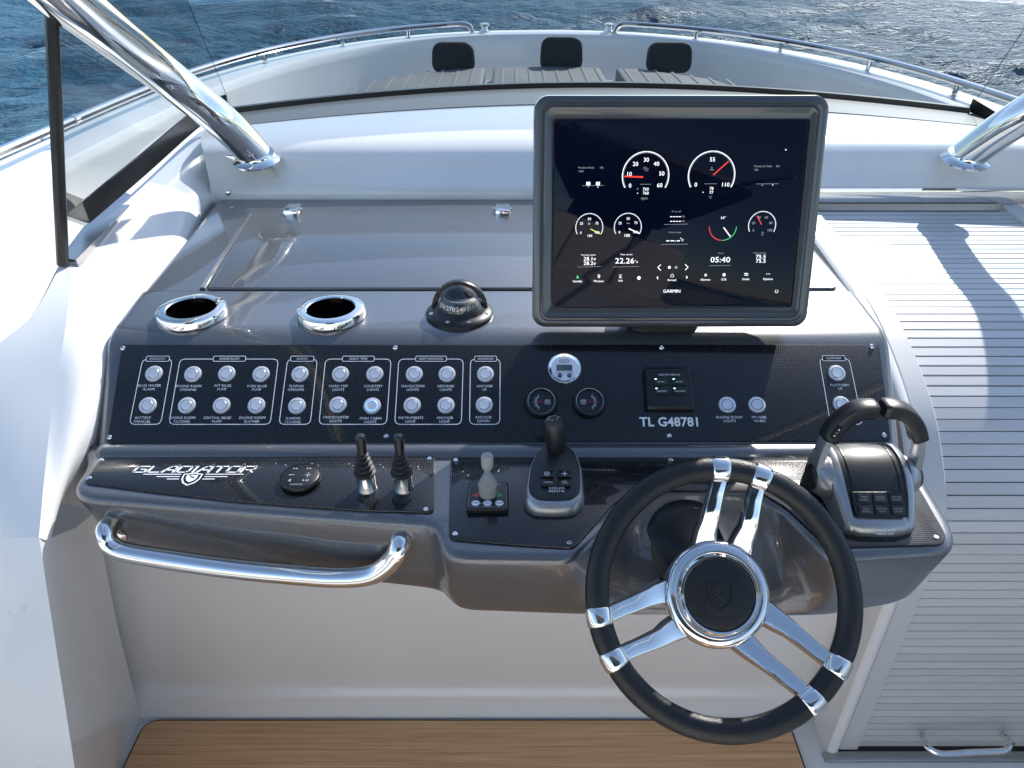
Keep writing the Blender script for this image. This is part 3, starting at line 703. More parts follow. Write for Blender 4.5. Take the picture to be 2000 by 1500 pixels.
# ------------------------------------------------------------------ carbon switch panel
PA = Vector((0, .926, .8155)); PD = Vector((0, math.cos(PSL), math.sin(PSL))); PN = Vector((0, -math.sin(PSL), math.cos(PSL)))
PM = frame(PA, (1, 0, 0), PD); PMI = PM.inverted()
def pp_(u_, v_):
    q = PMI @ U(u_, v_, pl=(PA, PN)); return (q.x, q.y)
panel = thing('switch_panel', 'long black carbon-look switch panel with rows of round silver buttons', 'switch panel', PA)
PO = [pp_(238, 673), pp_(1717, 673), pp_(1741, 862), pp_(208, 865)]
mb = MB(); mb.bprism(rpoly(PO, .006, 3), -.0035, 0, .0012, PM, n=2); part('plate', mb, CARBON_P, panel)
lift = PM @ Matrix.Translation((0, 0, .0005))
def screw(parent, c, M):
    m_ = MB(); m_.lathe([(.0038, -.001), (.0038, .0010), (.0028, .002), (.0018, .002), (.0015, .0008)], M @ Matrix.Translation((c[0], c[1], 0)), 12); part('screw', m_, CHROME, parent)
for s_ in ((240, 680), (214, 854), (772, 679), (754, 852), (1292, 679), (1307, 851), (1703, 677), (1727, 850)): screw(panel, pp_(*s_), PM)
groups = [('EMERGENCY', 279, 337, 253, 314, 286, 331), ('ENGINE ROOM', 352, 544, 330, 528, 417, 480), ('SUNPAD', 562, 620, 545, 606, 568, 613), ('NIGHT TIME', 636, 764, 623, 755, 669, 731),
          ('NIGHT NAVIGATION', 779, 905, 771, 901, 812, 872), ('ANCHORAGE', 919, 977, 917, 976, 927, 970), ('PLATFORM', 1600, 1658, 1622, 1685, 1606, 1650)]
for name, a, b, c, d, e, f in groups:
    m_ = MB(); vt = 701 if name != 'PLATFORM' else 700
    Q = rpoly([pp_(a, vt+.5), pp_(b, vt+.5), pp_(d, 829), pp_(c, 829)], .009, 4)
    x0, x1 = pp_(e, vt)[0], pp_(f, vt)[0]; ytop = pp_(a, vt)[1]
    m_.pathline(Q, .0012, lift); fo = part('printed_frame', m_, INK, panel, smooth=None)
    m_ = MB(); h = .0092; cx_ = (x0+x1)/2; m_.poly(rrect(x1-x0, h, .0022, 3, cx_, ytop), lift, .0001); part('title_box', m_, SEAL, fo, smooth=None)
    m_ = MB(); m_.pathline(rrect(x1-x0, h, .0022, 3, cx_, ytop), .001, PM @ Matrix.Translation((0, 0, .0008))); part('title_border', m_, INK, fo, smooth=None)
    m_ = MB(); m_.text(name, cx_, ytop, .0036, min((x1-x0)*.78, .0032*len(name)*.9), PM @ Matrix.Translation((0, 0, .0009))); part('lettering', m_, INK, fo, smooth=None)
buttons = [(301, 730, 'BILGE WATER', 'ALARM'), (289, 792, 'BATTERY', 'PARALLEL'), (377, 731, 'ENGINE ROOM', 'OPENING'), (365, 792, 'ENGINE ROOM', 'CLOSING'),
    (443, 730, 'AFT BILGE', 'PUMP'), (433, 792, 'CENTRAL BILGE', 'PUMP'), (510, 731, 'FORE BILGE', 'PUMP'), (501, 792, 'ENGINE ROOM', 'BLOWER'), (586, 731, 'SUNPAD', 'OPENING'), (580, 793, 'SUNPAD', 'CLOSING'),
    (665, 731, 'HARD TOP', 'LIGHTS'), (660, 791, 'UNDERWATER', 'LIGHTS'), (732, 731, 'COURTESY', 'LIGHTS'), (727, 793, 'MAIN CABIN', 'LIGHTS'), (809, 731, 'NAVIGATION', 'LIGHTS'), (805, 792, 'INSTRUMENTS', 'LIGHT'),
    (873, 731, 'REDHEAD', 'LIGHTS'), (871, 792, 'ANCHOR', 'LIGHT'), (948, 731, 'ANCHOR', 'UP'), (946, 791, 'ANCHOR', 'DOWN'), (1420, 791, 'ENGINE ROOM', 'LIGHTS'), (1478, 791, "I'M HERE", 'HORN'),
    (1634, 729, 'PLATFORM', 'UP'), (1643, 790, 'PLATFORM', 'DOWN')]
bz = mesh('push_button', MB().lathe([(.0138, -.001), (.0138, .0012), (.0128, .0028), (.0100, .0034), (.0094, .0030), (.0091, .0012)], seg=32, cap=(True, False)), BRIGHT)
gv = mesh('groove', MB().lathe([(.0093, .0010), (.0002, .0010)], seg=24), SEAL)
gvb = mesh('light_ring', MB().lathe([(.0094, .0029), (.0084, .0033)], seg=32, cap=(False, False)), LEDB)
cpm = mesh('button_cap', MB().lathe([(.0084, .0005), (.0084, .0032), (.0080, .0036), (.0068, .0035), (.0002, .0035)], seg=28), BRIGHT)
for u_, v_, l1, l2 in buttons:
    c = pp_(u_, v_); M = PM @ Matrix.Translation((c[0], c[1], 0))
    b_ = link('push_button', bz, panel, M)
    link('groove', gv, b_, M); link('button_cap', cpm, b_, M)
    if l1 == 'MAIN CABIN': link('light_ring', gvb, b_, M); b_['label'] = 'round silver button lit by a blue ring'
    tx = c[0] - (.0035 if u_ < 600 else .001) + (.002 if u_ > 1300 else 0)
    y1 = c[1] - .0207; y2 = c[1] - .0268
    m_ = MB(); m_.text(l1, tx, y1, .0041, None, lift); m_.text(l2, tx, y2, .0041, None, lift); part('lettering', m_, INK, panel, smooth=None)
m_ = MB(); a, b = pp_(1249, 824), pp_(1363, 824); m_.text('TL G48781', (a[0]+b[0])/2, a[1], abs(pp_(1300, 816)[1]-pp_(1300, 833)[1]), b[0]-a[0], lift, bold=.022)
v0 = len(m_.v)
part('registration_lettering', m_, INK, panel, smooth=None, label='large white characters TL G48781')

# ------------------------------------------------------------------ instruments in the panel
def loc(u_, v_, dz=0): c = pp_(u_, v_); return PM @ Matrix.Translation((c[0], c[1], dz))
M = loc(1102, 721); cc = thing('chain_counter', 'round white anchor chain counter with small digital readout', 'gauge', M.translation)
r = .0275
part('bezel', MB().lathe([(r, -.001), (r, .003), (r*.96, .0055), (r*.90, .006), (r*.78, .0035), (r*.77, .002)], M, 40, (True, False)), CHROME, cc)
part('face', MB().lathe([(r*.78, .002), (.0002, .0021)], M, 32), DIALW, cc)
Z = M @ Matrix.Translation((0, 0, .0026))
part('lcd', MB().poly(rrect(.025, .0105, .0008, 2, 0, .0015), Z), NAVY, cc, smooth=None)
part('lcd', MB().poly(rrect(.0225, .0086, .0008, 2, 0, .0015), Z @ Matrix.Translation((0, 0, .0003))), LCD, cc, smooth=None)
part('digits', MB().text('0.0', .004, .0015, .0062, None, Z @ Matrix.Translation((0, 0, .0006))), SEAL, cc, smooth=None)
m_ = MB().text('CHAIN COUNTER', 0, -.0068, .0024, .029, Z); m_.pathline(rrect(.015, .0052, .0025, 4, 0, .0128), .0008, Z); m_.text('PREMIUM', 0, .0128, .0018, .011, Z); part('lettering', m_, NAVY, cc, smooth=None)
for sx, tx in ((-1, 'CAL'), (1, 'RES')):
    b_ = part('key', MB().lathe([(.0036, 0), (.0036, .001), (.003, .0014)], Z @ Matrix.Translation((sx*.0075, -.0125, 0)), 16), NAVY, cc)
    part('lettering', MB().text(tx, sx*.0075, -.0125, .0016, None, Z @ Matrix.Translation((0, 0, .0016))), INK, b_, smooth=None)
for i, (u_, sgn) in enumerate(((1057, -1), (1151, 1))):
    M = loc(u_, 787); g = thing('pressure_gauge', ('small round black gauge below the chain counter, scale on its left half', 'small round black gauge below the chain counter, scale on its right half')[i], 'gauge', M.translation, 'small round gauges')
    r = .0268
    part('bezel', MB().lathe([(r, -.001), (r, .006), (r*.93, .010), (r*.80, .0095), (r*.78, .004)], M, 40, (True, False)), BLACK, g)
    part('face', MB().lathe([(r*.79, .004), (.0002, .0041)], M, 32), DIAL, g)
    part('trim_ring', MB().lathe([(r*.80, .0097), (r*.775, .0093)], M, 40, (False, False)), STEEL, g)
    Z = M @ Matrix.Translation((0, 0, .0046)); a0 = R(125 if sgn < 0 else 55); c0 = (.006*-sgn*-1, 0)
    c0 = (-sgn*.002, 0)
    m_ = MB(); A0_, A1_ = (R(120), R(240)) if sgn < 0 else (R(60), R(-60))
    m_.arc(c0, .0098, .0103, A0_, A1_, Z); m_.arc(c0, .0112, .0115, A0_, A1_, Z)
    for k in range(9):
        a_ = A0_ + (A1_-A0_)*k/8; L_ = .015 if k % 2 == 0 else .0132
        m_.line((c0[0]+.0103*math.cos(a_), c0[1]+.0103*math.sin(a_)), (c0[0]+L_*math.cos(a_), c0[1]+L_*math.sin(a_)), .0005, Z)
    m_.pathline(rrect(.0075, .007, .0006, 2, -sgn*.0098, 0), .0006, Z); m_.pathline(rrect(.004, .0034, .0016, 3, -sgn*.0098, 0), .0006, Z)
    m_.line((-sgn*.0098-.003, .002), (-sgn*.0098+.003, .002), .0005, Z)
    part('scale', m_, INK, g, smooth=None)
    a_ = R(185) if sgn < 0 else R(-3)
    part('needle', MB().line((c0[0], c0[1]), (c0[0]+.0125*math.cos(a_), c0[1]+.0125*math.sin(a_)), .0011, Z @ Matrix.Translation((0, 0, .001))), RED, g, smooth=None)
    part('lens', MB().lathe([(r*.78, .0088), (.0002, .0088)], M, 32), LENS, g)
# ignition key pad
M = loc(1306, 762); ig = thing('ignition_panel', 'square black engine start keypad with green indicator lights', 'keypad', M.translation)
part('housing', MB().loft([[(x, y, z) for x, y in rrect(w_, h_, .004, 3)] for w_, h_, z in ((.078, .0735, 0), (.077, .0725, .007), (.072, .066, .0115), (.070, .064, .012))], M), BLACK, ig, smooth=30)
Z = M @ Matrix.Translation((0, 0, .0123))
part('border_groove', MB().pathline(rrect(.0605, .053, .003, 3, 0, .0), .0007, Z), SEAL, ig, smooth=None)
part('lettering', MB().text('VOLVO PENTA', 0, .0215, .0028, .034, Z), INK, ig, smooth=None)
for j, (y_, tx) in enumerate(((.0095, 'IGNITION'), (-.0065, 'START/STOP'))):
    for x_ in (-.0142, .0142):
        k = part('key', MB().bprism(rrect(.0225, .0125, .001, 2, x_, y_), 0, .0016, .0006, Z, n=2), DARKPAD, ig)
        ZZ = Z @ Matrix.Translation((0, 0, .0018))
        part('lettering', MB().text(tx, x_, y_-.001, .0022, .011 if j == 0 else .016, ZZ), INK, k, smooth=None)
        part('indicator', MB().poly(rrect(.0032, .0017, .0003, 1, x_-.008, y_+.0037), ZZ), LEDG, k, smooth=None)

# ------------------------------------------------------------------ shelf carbon plates
CZ = .8065; SM = Matrix.Translation((0, 0, CZ)); SL = Matrix.Translation((0, 0, CZ+.0005))
def ps(u_, v_): q = U(u_, v_, z=CZ); return (q.x, q.y)
lp = thing('carbon_plate', 'black carbon-look shelf plate with white winged lettering', 'plate', (-.35, .87, CZ), 'carbon plates on the shelf')
P = [ps(199, 893), ps(850, 890), ps(847, 1000), ps(700, 996), ps(460, 978), ps(300, 960), ps(163, 942)]
part('plate', MB().bprism(rpoly(P, .008, 3), -.0035, 0, .0012, SM, n=2), CARBON_S, lp)
for s_ in ((198, 899), (174, 934), (839, 896), (832, 995)): screw(lp, ps(*s_), SM)
a, b = ps(263, 917), ps(502, 917)
m_ = MB(); hcap = abs(ps(380, 911)[1] - ps(380, 924)[1])*.86
LT = {'G': [[(1, 1), (.12, 1), (0, .8), (0, .15), (.1, 0), (1, 0), (1, .5), (.5, .5)]], 'L': [[(0, 1), (0, 0), (1, 0)]], 'A': [[(0, 0), (.3, .8), (.5, 1), (1, 1), (1, 0)], [(.2, .38), (1, .38)]],
      'D': [[(0, 0), (0, 1), (.8, 1), (1, .8), (1, .2), (.8, 0), (0, 0)]], 'I': [[(.5, 0), (.5, 1)]], 'T': [[(0, 1), (1.05, 1)], [(.5, 1), (.5, 0)]], 'O': [[(.1, 0), (0, .15), (0, .85), (.1, 1), (.9, 1), (1, .85), (1, .15), (.9, 0), (.1, 0)]],
      'R': [[(0, 0), (0, 1), (.9, 1), (1, .85), (1, .55), (.9, .42), (.3, .42)], [(.6, .42), (1.05, 0)]]}
word = 'GLADIATOR'; adv = [1.3 if ch_ != 'I' else .55 for ch_ in word]; tot = sum(adv) - .3; kx_ = (b[0]-a[0]-.006)/tot; px_ = 0
for ch_, ad_ in zip(word, adv):
    for st_ in LT[ch_]:
        Q = [(a[0] + (px_ + (x - (.35 if ch_ == 'I' else 0)))*kx_ + .3*hcap*y, a[1] + (y-.5)*hcap) for x, y in st_]
        for q0, q1 in zip(Q, Q[1:]):
            d_ = (Vector(q1)-Vector(q0)).normalized()*.0009; m_.line(Vector(q0)-d_, Vector(q1)+d_, .0022 if abs(d_.x) > abs(d_.y) else .0034, SL)
    px_ += ad_
cw = ps(376, 930)
for sgn in (-1, 1):
    for k, (x0, x1) in enumerate(((.018, .074), (.018, .052), (.017, .035))):
        y_ = cw[1] + .004 - k*.0055; m_.line((cw[0]+sgn*x0, y_), (cw[0]+sgn*x1, y_), .0016, SL)
sh = [(-.0135, .007), (-.006, .0078), (0, .0098), (.006, .0078), (.0135, .007), (.0125, -.004), (.008, -.0125), (0, -.018), (-.008, -.0125), (-.0125, -.004)]
sh = [(x + cw[0], y - .003 + cw[1]) for x, y in sh]
m_.pathline(sh, .0022, SL); m_.poly([(cw[0]+(x-cw[0])*.62, cw[1]-.003+(y-cw[1]+.003)*.62) for x, y in sh], SL)
part('logo_lettering', m_, INK, lp, smooth=None)
m_ = MB(); m_.line((cw[0]-.004, cw[1]+.001), (cw[0]+.005, cw[1]-.006), .0015, SL @ Matrix.Translation((0, 0, .0003))); m_.line((cw[0]-.005, cw[1]-.006), (cw[0]+.003, cw[1]-.001), .001, SL @ Matrix.Translation((0, 0, .0003))); part('emblem_mark', m_, SEAL, lp, smooth=None)
rp_ = thing('carbon_plate', 'black carbon-look shelf plate under the joysticks and throttle', 'plate', (.3, .84, CZ), 'carbon plates on the shelf')
P = [ps(880, 893), ps(1755, 893), ps(1800, 960), ps(1850, 1048), ps(1840, 1063), ps(1617, 1068), ps(1535, 990), ps(1480, 957), ps(1240, 957), ps(1196, 985), ps(1122, 1070), ps(1000, 1063), ps(876, 1052)]
part('plate', MB().bprism(rpoly(P, .010, 3), -.0035, 0, .0012, SM, n=2), CARBON_S, rp_)
for s_ in ((890, 899), (889, 1043), (1112, 1060), (1310, 898), (1613, 1060), (1828, 1050), (1590, 900)): screw(rp_, ps(*s_), SM)

# ------------------------------------------------------------------ cup holders and compass on the dash
def cupholder(u_, lab):
    c = U(u_, 601, z=DZ+.016); r = .0585
    M = Matrix.Translation((c.x, c.y, DZ))
    t = thing('cup_holder', lab, 'cup holder', M.translation, 'chrome cup holders')
    part('rim', MB().lathe([(r-.003, -.002), (r, .002), (r, .010), (r-.002, .015), (r-.005, .0168), (r-.016, .0168), (r-.018, .015), (r-.018, .004)], M, 48, (False, False)), CHROME, t)
    part('cup', MB().lathe([(r-.0183, .006), (r-.019, -.03), (r-.021, -.10), (.0002, -.102)], M, 32, (False, True)), GLOSSBLACK, t)
    return t
cupholder(373, 'chrome ringed cup holder at the outer end of the dash')
cupholder(646, 'chrome ringed cup holder beside the compass')
c = U(898, 614, z=DZ); M = Matrix.Translation((c.x, c.y, DZ-.001))
cmp_ = thing('compass', 'black hooded marine compass with clear dome on the dash', 'compass', M.translation)
part('base', MB().lathe([(.058, 0), (.058, .006), (.054, .010), (.044, .012), (.040, .018), (.036, .022), (.034, .018)], M, 48, (True, False)), BLACK, cmp_)
part('card', MB().lathe([(.034, .018), (.033, .030), (.029, .034), (.022, .036), (.008, .037), (.0003, .038)], M, 40), DIAL, cmp_)
m_ = MB()
for k, nm in enumerate(['150', '180', '210', '240', '270', '300', '330', 'N', '30', '60', '90', '120']):
    a_ = R(-90 + 8 - (k-3)*-0 + (3-k)*30)
    v0 = len(m_.v); Mt = M @ Matrix.Rotation(a_ + R(90), 4, 'Z') @ Matrix.Translation((0, -.0342, .026)) @ Matrix.Rotation(R(80), 4, 'X')
    m_.text(nm, 0, .0010, .0075, None, Mt)
    for j in range(6): 
        Mj = M @ Matrix.Rotation(a_ + R(90+5*j), 4, 'Z') @ Matrix.Translation((0, -.0345, .0205)) @ Matrix.Rotation(R(80), 4, 'X'); m_.line((0, -.0015), (0, .0012), .0007, Mj)
        Mj = M @ Matrix.Rotation(a_ + R(90+5*j), 4, 'Z') @ Matrix.Translation((0, -.026, .0358)) @ Matrix.Rotation(R(22), 4, 'X'); m_.line((0, -.001), (0, .001), .0006, Mj)
part('card_markings', m_, INK, cmp_, smooth=None)
part('lubber_line', MB().box((0, -.0365, .026), (.0014, .001, .016), M), SW if 0 else GREYPLASTIC, cmp_)
dome = [( .0385*math.cos(R(a_)), .018 + .038*math.sin(R(a_))) for a_ in range(0, 90, 8)] + [(.0003, .056)]
part('dome', MB().lathe(dome, M, 40, (False, True)), DOME, cmp_)
hp = [Vector((.0455*math.cos(R(a_)), .013 - .008*math.sin(R(a_)), .012 + .048*math.sin(R(a_)))) for a_ in range(0, 181, 9)]
m_ = MB(); m_.sweep(hp, [(-.016, -.0025), (.012, -.0045), (.016, -.002), (.016, .002), (-.014, .003)], (0, 0, .001), M) if 0 else None
def hrow(r_, ph): return [(r_*math.cos(R(q_)), .004 + r_*math.sin(R(q_))*math.cos(R(ph)), .012 + r_*1.02*math.sin(R(q_))*math.sin(R(ph))) for q_ in range(0, 181, 9)]
m_ = MB(); m_.grid([hrow(.0408, 30), hrow(.0408, 60), hrow(.0408, 84), hrow(.0412, 88), hrow(.0462, 88), hrow(.0478, 82), hrow(.0482, 60), hrow(.0482, 30), hrow(.0482, 2)]); m_.v = [M @ p for p in m_.v]
part('hood', m_, BLACK, cmp_, smooth=45)
for a_ in (200, 250, 290, 340):
    screw(cmp_, (.050*math.cos(R(a_)), .050*math.sin(R(a_))), M @ Matrix.Translation((0, 0, .0098)))

# ------------------------------------------------------------------ display
TL_ = R(16.8); DN = Vector((0, -math.cos(TL_), math.sin(TL_))); DU = Vector((0, math.sin(TL_), math.cos(TL_)))
D0 = U(1310, 639, y=1.055); DM = frame(D0, (1, 0, 0), DU); DMI = DM.inverted()
def pd(u_, v_, off=0):
    q = DMI @ U(u_, v_, pl=(D0 + DN*off, DN)); return (q.x, q.y)
disp = thing('chart_display', 'large grey framed multifunction display showing engine dials', 'display', D0)
x0 = (pd(1041, 300)[0] + pd(1041, 560)[0])/2; x1 = (pd(1621, 215)[0] + pd(1583, 600)[0])/2; y0 = pd(1300, 641)[1]; y1 = pd(1300, 184)[1]
w_, h_ = x1-x0, y1-y0; cx_, cy_ = (x0+x1)/2, (y0+y1)/2
def rr3(ins, z, r_=.022): return [(x, y, z) for x, y in rrect(w_-2*ins, h_-2*ins, max(r_-ins*.6, .004), 6, cx_, cy_)]
gx0 = (pd(1082, 300)[0] + pd(1078, 580)[0])/2; gx1 = (pd(1580, 250)[0] + pd(1546, 590)[0])/2; gy0, gy1 = pd(1300, 599)[1], pd(1300, 234)[1]
gw, gh, gcx, gcy = gx1-gx0, gy1-gy0, (gx0+gx1)/2, (gy0+gy1)/2
m_ = MB(); m_.loft([rr3(.075, -.085), rr3(.05, -.08), rr3(.012, -.045), rr3(.003, -.018), rr3(0, -.010), rr3(.0015, -.004), rr3(.006, -.0005), rr3(.011, 0), rr3(.0135, -.0022), rr3(.0155, -.0022), rr3(.018, .0), rr3(.0215, -.0015)] + [[(x, y, -.0025) for x, y in rrect(gw+.004, gh+.004, .005, 6, gcx, gcy)], [(x, y, -.006) for x, y in rrect(gw+.002, gh+.002, .004, 6, gcx, gcy)]], DM)
part('housing', m_, GREYH, disp, smooth=32)
part('front_glass', MB().bprism(rrect(gw, gh, .004, 3, gcx, gcy), -.006, -.0012, .001, DM, n=2), SCREEN, disp)
part('mount', MB().bprism(rrect(.12, .09, .02, 4), 0, .06, .004, Matrix.Translation((cx_ + D0.x, 1.135, DZ-.002))), BLACK, disp)
GZ_ = DM @ Matrix.Translation((0, 0, -.0009))
def zs_(a, b): return pd(1040 + a/3.191, 180 + b/3.191, -.001)
KP = abs(zs_(900, 700)[0] - zs_(800, 700)[0]) / 100   # metres per zoom pixel
def stxt(m_, s, a, b, cap, w=None, align='C'): m_.text(s, *zs_(a, b), cap*KP, None if w is None else w*KP, GZ_, align)
white, dim, red_, grn, lime, shade = MB(), MB(), MB(), MB(), MB(), MB()
def dial(c, r_, a0, a1, ticks, m_=None):
    m_ = m_ or white; c = zs_(*c); r_ *= KP
    m_.arc(c, r_*.975, r_*1.0, R(a0), R(a1), GZ_, 40); dim.arc(c, r_*.93, r_*.975, R(a0), R(a1), GZ_, 40)
    for k in range(ticks+1):
        a_ = R(a0 + (a1-a0)*k/ticks); shade.line((c[0]+r_*.92*math.cos(a_), c[1]+r_*.92*math.sin(a_)), (c[0]+r_*1.01*math.cos(a_), c[1]+r_*1.01*math.sin(a_)), .0006, GZ_ @ Matrix.Translation((0, 0, .0001)))
dial((705, 522), 146, 210, -30, 6); dial((1116, 519), 146, 210, -30, 2); dial((354, 843), 87, 210, -30, 4); dial((594, 841), 87, 210, -30, 4); dial((1431, 830), 87, 208, -28, 5)
for s, a, b in (('0', 608, 582), ('10', 605, 510), ('20', 642, 447), ('30', 710, 421), ('40', 773, 446), ('50', 806, 507), ('60', 793, 580), ('0', 1018, 576), ('55', 1122, 419), ('110', 1205, 576)): stxt(white, s, a, b, 24)
for s, a, b in (('760', 706, 604), ('760', 706, 629), ('78', 1116, 600), ('77', 1115, 625)): stxt(white, s, a, b, 17)
stxt(dim, 'rpm', 697, 660, 17); stxt(dim, '°C', 1107, 655, 14)
for s, a, b in (('0', 301, 876), ('25', 305, 818), ('50', 355, 790), ('75', 402, 817), ('100', 403, 874), ('25', 546, 816), ('50', 597, 788), ('75', 644, 814), ('0', 542, 873), ('100', 643, 872), ('0', 1377, 861), ('20', 1378, 815), ('40', 1412, 780), ('60', 1458, 780), ('80', 1486, 815), ('100', 1480, 860)): stxt(white if a < 700 else dim, s, a, b, 15)
stxt(white, '100', 358, 895, 15); stxt(white, '100', 591, 893, 18); stxt(dim, '38', 1433, 875, 10); stxt(dim, '37', 1433, 890, 10)
red_.line(zs_(690, 529), zs_(572, 525), 9*KP, GZ_); red_.line(zs_(1127, 516), zs_(1222, 431), 7*KP, GZ_); red_.line(zs_(1427, 825), zs_(1400, 770), 5*KP, GZ_)
lime.line(zs_(362, 853), zs_(425, 884), 6*KP, GZ_); white.line(zs_(600, 850), zs_(668, 882), 6*KP, GZ_); white.line(zs_(1191, 843), zs_(1233, 900), 6*KP, GZ_)
c = zs_(1187, 838); red_.arc(c, 83*KP, 87*KP, R(180), R(268), GZ_); grn.arc(c, 83*KP, 87*KP, R(272), R(360), GZ_)
stxt(white, '14°', 1190, 783, 17)
stxt(dim, "Pression d'huile", 335, 470, 11, 98); stxt(dim, 'kPa', 432, 470, 11); stxt(dim, '1000', 303, 493, 11); stxt(dim, 'Pression du Turbo', 1437, 461, 11, 110); stxt(dim, 'kPa', 1530, 461, 11); stxt(dim, '500', 1395, 484, 11)
for a0_, b0_, a1_, b1_ in ((310, 583, 445, 581), (1395, 572, 1532, 571), (820, 825, 970, 822), (800, 950, 970, 947), (280, 1090, 428, 1086), (500, 1090, 665, 1086), (1100, 1082, 1235, 1080), (670, 574, 740, 574), (1072, 571, 1150, 571)): dim.line(zs_(a0_, b0_), zs_(a1_, b1_), 2*KP, GZ_)
for a_ in (348, 408): white.poly(rrect(24*KP, 20*KP, 2*KP, 1, *zs_(a_, 570)), GZ_)
for a_, b_, r_ in ((408, 591, 3), (348, 591, 2), (1497, 579, 3), (1432, 580, 2), (1579, 359, 4), (853, 1092, 9), (655, 630, 3), (655, 603, 2), (1063, 624, 3)): white.arc(zs_(a_, b_), 0, r_*KP, 0, 6.283, GZ_, 12)
dim.arc(zs_(895, 1092), 0, 9*KP, 0, 6.283, GZ_, 12)
stxt(dim, 'Pr. tu. ref', 897, 743, 10); stxt(dim, 'Point de rosée', 888, 873, 10, 78)
for b_ in (776, 805):
    for k in range(4): white.line(zs_(858+18*k, b_), zs_(871+18*k, b_), 4*KP, GZ_)
    stxt(dim, 'kPa', 940, b_-2, 10)
for a_ in (833, 861, 899): white.line(zs_(a_, 927), zs_(a_+20, 926), 5*KP, GZ_)
white.arc(zs_(889, 928), 0, 3*KP, 0, 6.283, GZ_, 8); stxt(white, '°c', 930, 918, 20)
stxt(white, 'Tens. batt. moteur', 348, 1014, 9, 94); stxt(white, '28.1v', 357, 1038, 22, 78); stxt(white, '28.2v', 357, 1066, 22, 78)
stxt(white, 'Temp. eau mer', 586, 1011, 9, 78); stxt(white, '22.26', 575, 1051, 33, 120); stxt(white, '°c', 648, 1056, 18)
stxt(dim, 'Heure', 1175, 1003, 9); stxt(white, '05:40', 1171, 1044, 33, 124); stxt(dim, 'Heures moteur', 1417, 1001, 9, 80); stxt(white, '75.5', 1423, 1025, 22, 62); stxt(white, '75.5', 1423, 1052, 22, 62)
for a_, b_, s_, k_ in ((790, 1093, 1, 18), (961, 1091, -1, 18), (779, 1157, 1, 8), (962, 1154, -1, 8)):
    white.line(zs_(a_ + s_*k_*.55, b_-k_), zs_(a_ - s_*k_*.5, b_), 4*KP, GZ_); white.line(zs_(a_ + s_*k_*.55, b_+k_), zs_(a_ - s_*k_*.5, b_), 4*KP, GZ_)
for s, a_, b_ in (('Standby', 281, 1178), ('Marquer', 414, 1177), ('Info', 549, 1174), ('Accueil', 868, 1170), ('Alarmes', 1077, 1168), ('SOS', 1192, 1167), ('Outils', 1329, 1165), ('Options', 1467, 1164)): stxt(white, s, a_, b_, 13)
grn.poly([zs_(281, 1138), zs_(272, 1160), zs_(290, 1160)], GZ_)
white.arc(zs_(414, 1144), 5*KP, 8*KP, 0, 6.283, GZ_, 14); white.line(zs_(407, 1150), zs_(414, 1160), 2*KP, GZ_); white.line(zs_(421, 1150), zs_(414, 1160), 2*KP, GZ_)
for k, w2 in enumerate((18, 12, 18)): white.line(zs_(540, 1140+8*k), zs_(540+w2, 1140+8*k), 3*KP, GZ_)
white.arc(zs_(663, 1158), 0, 11*KP, 0, 6.283, GZ_, 16)
white.pathline([zs_(862, 1152), zs_(862, 1142), zs_(871, 1133), zs_(880, 1142), zs_(880, 1152)], 2.5*KP, GZ_)
white.arc(zs_(1079, 1140), 5*KP, 8*KP, 0, 6.283, GZ_, 14); white.arc(zs_(1194, 1138), 7*KP, 10*KP, 0, 6.283, GZ_, 16); white.line(zs_(1194, 1130), zs_(1194, 1146), 2*KP, GZ_); white.line(zs_(1186, 1138), zs_(1202, 1138), 2*KP, GZ_)
for k in range(2): white.line(zs_(1320, 1130+10*k), zs_(1344, 1130+10*k), 4*KP, GZ_)
for k in range(3): white.arc(zs_(1460+9*k, 1133), 0, 2.5*KP, 0, 6.283, GZ_, 8)
stxt(white, 'GARMIN', 868, 1240, 20, 110); white.arc(zs_(1521, 1241), 8*KP, 10.5*KP, R(110), R(430), GZ_, 16)
dim.arc(zs_(700, 475), 7*KP, 9*KP, 0, 6.283, GZ_, 12); dim.arc(zs_(713, 482), 7*KP, 9*KP, 0, 6.283, GZ_, 12); dim.line(zs_(1118, 465), zs_(1118, 482), 3*KP, GZ_); dim.line(zs_(1106, 484), zs_(1130, 484), 3*KP, GZ_)
dim.poly(rrect(11*KP, 14*KP, 1*KP, 1, *zs_(353, 820)), GZ_); dim.line(zs_(587, 817), zs_(606, 819), 4*KP, GZ_)
for nm, m_, mm in (('screen_symbols', white, SW), ('dim_symbols', dim, SDIM), ('red_needles', red_, SR), ('green_marks', grn, SG), ('lime_needle', lime, SY), ('tick_gaps', shade, SEAL)): part(nm, m_, mm, disp, smooth=None)['kind'] = 'stuff'

# ------------------------------------------------------------------ shelf controls
def shelfM(u_, v_): q = U(u_, v_, z=CZ); return Matrix.Translation((q.x, q.y, CZ))
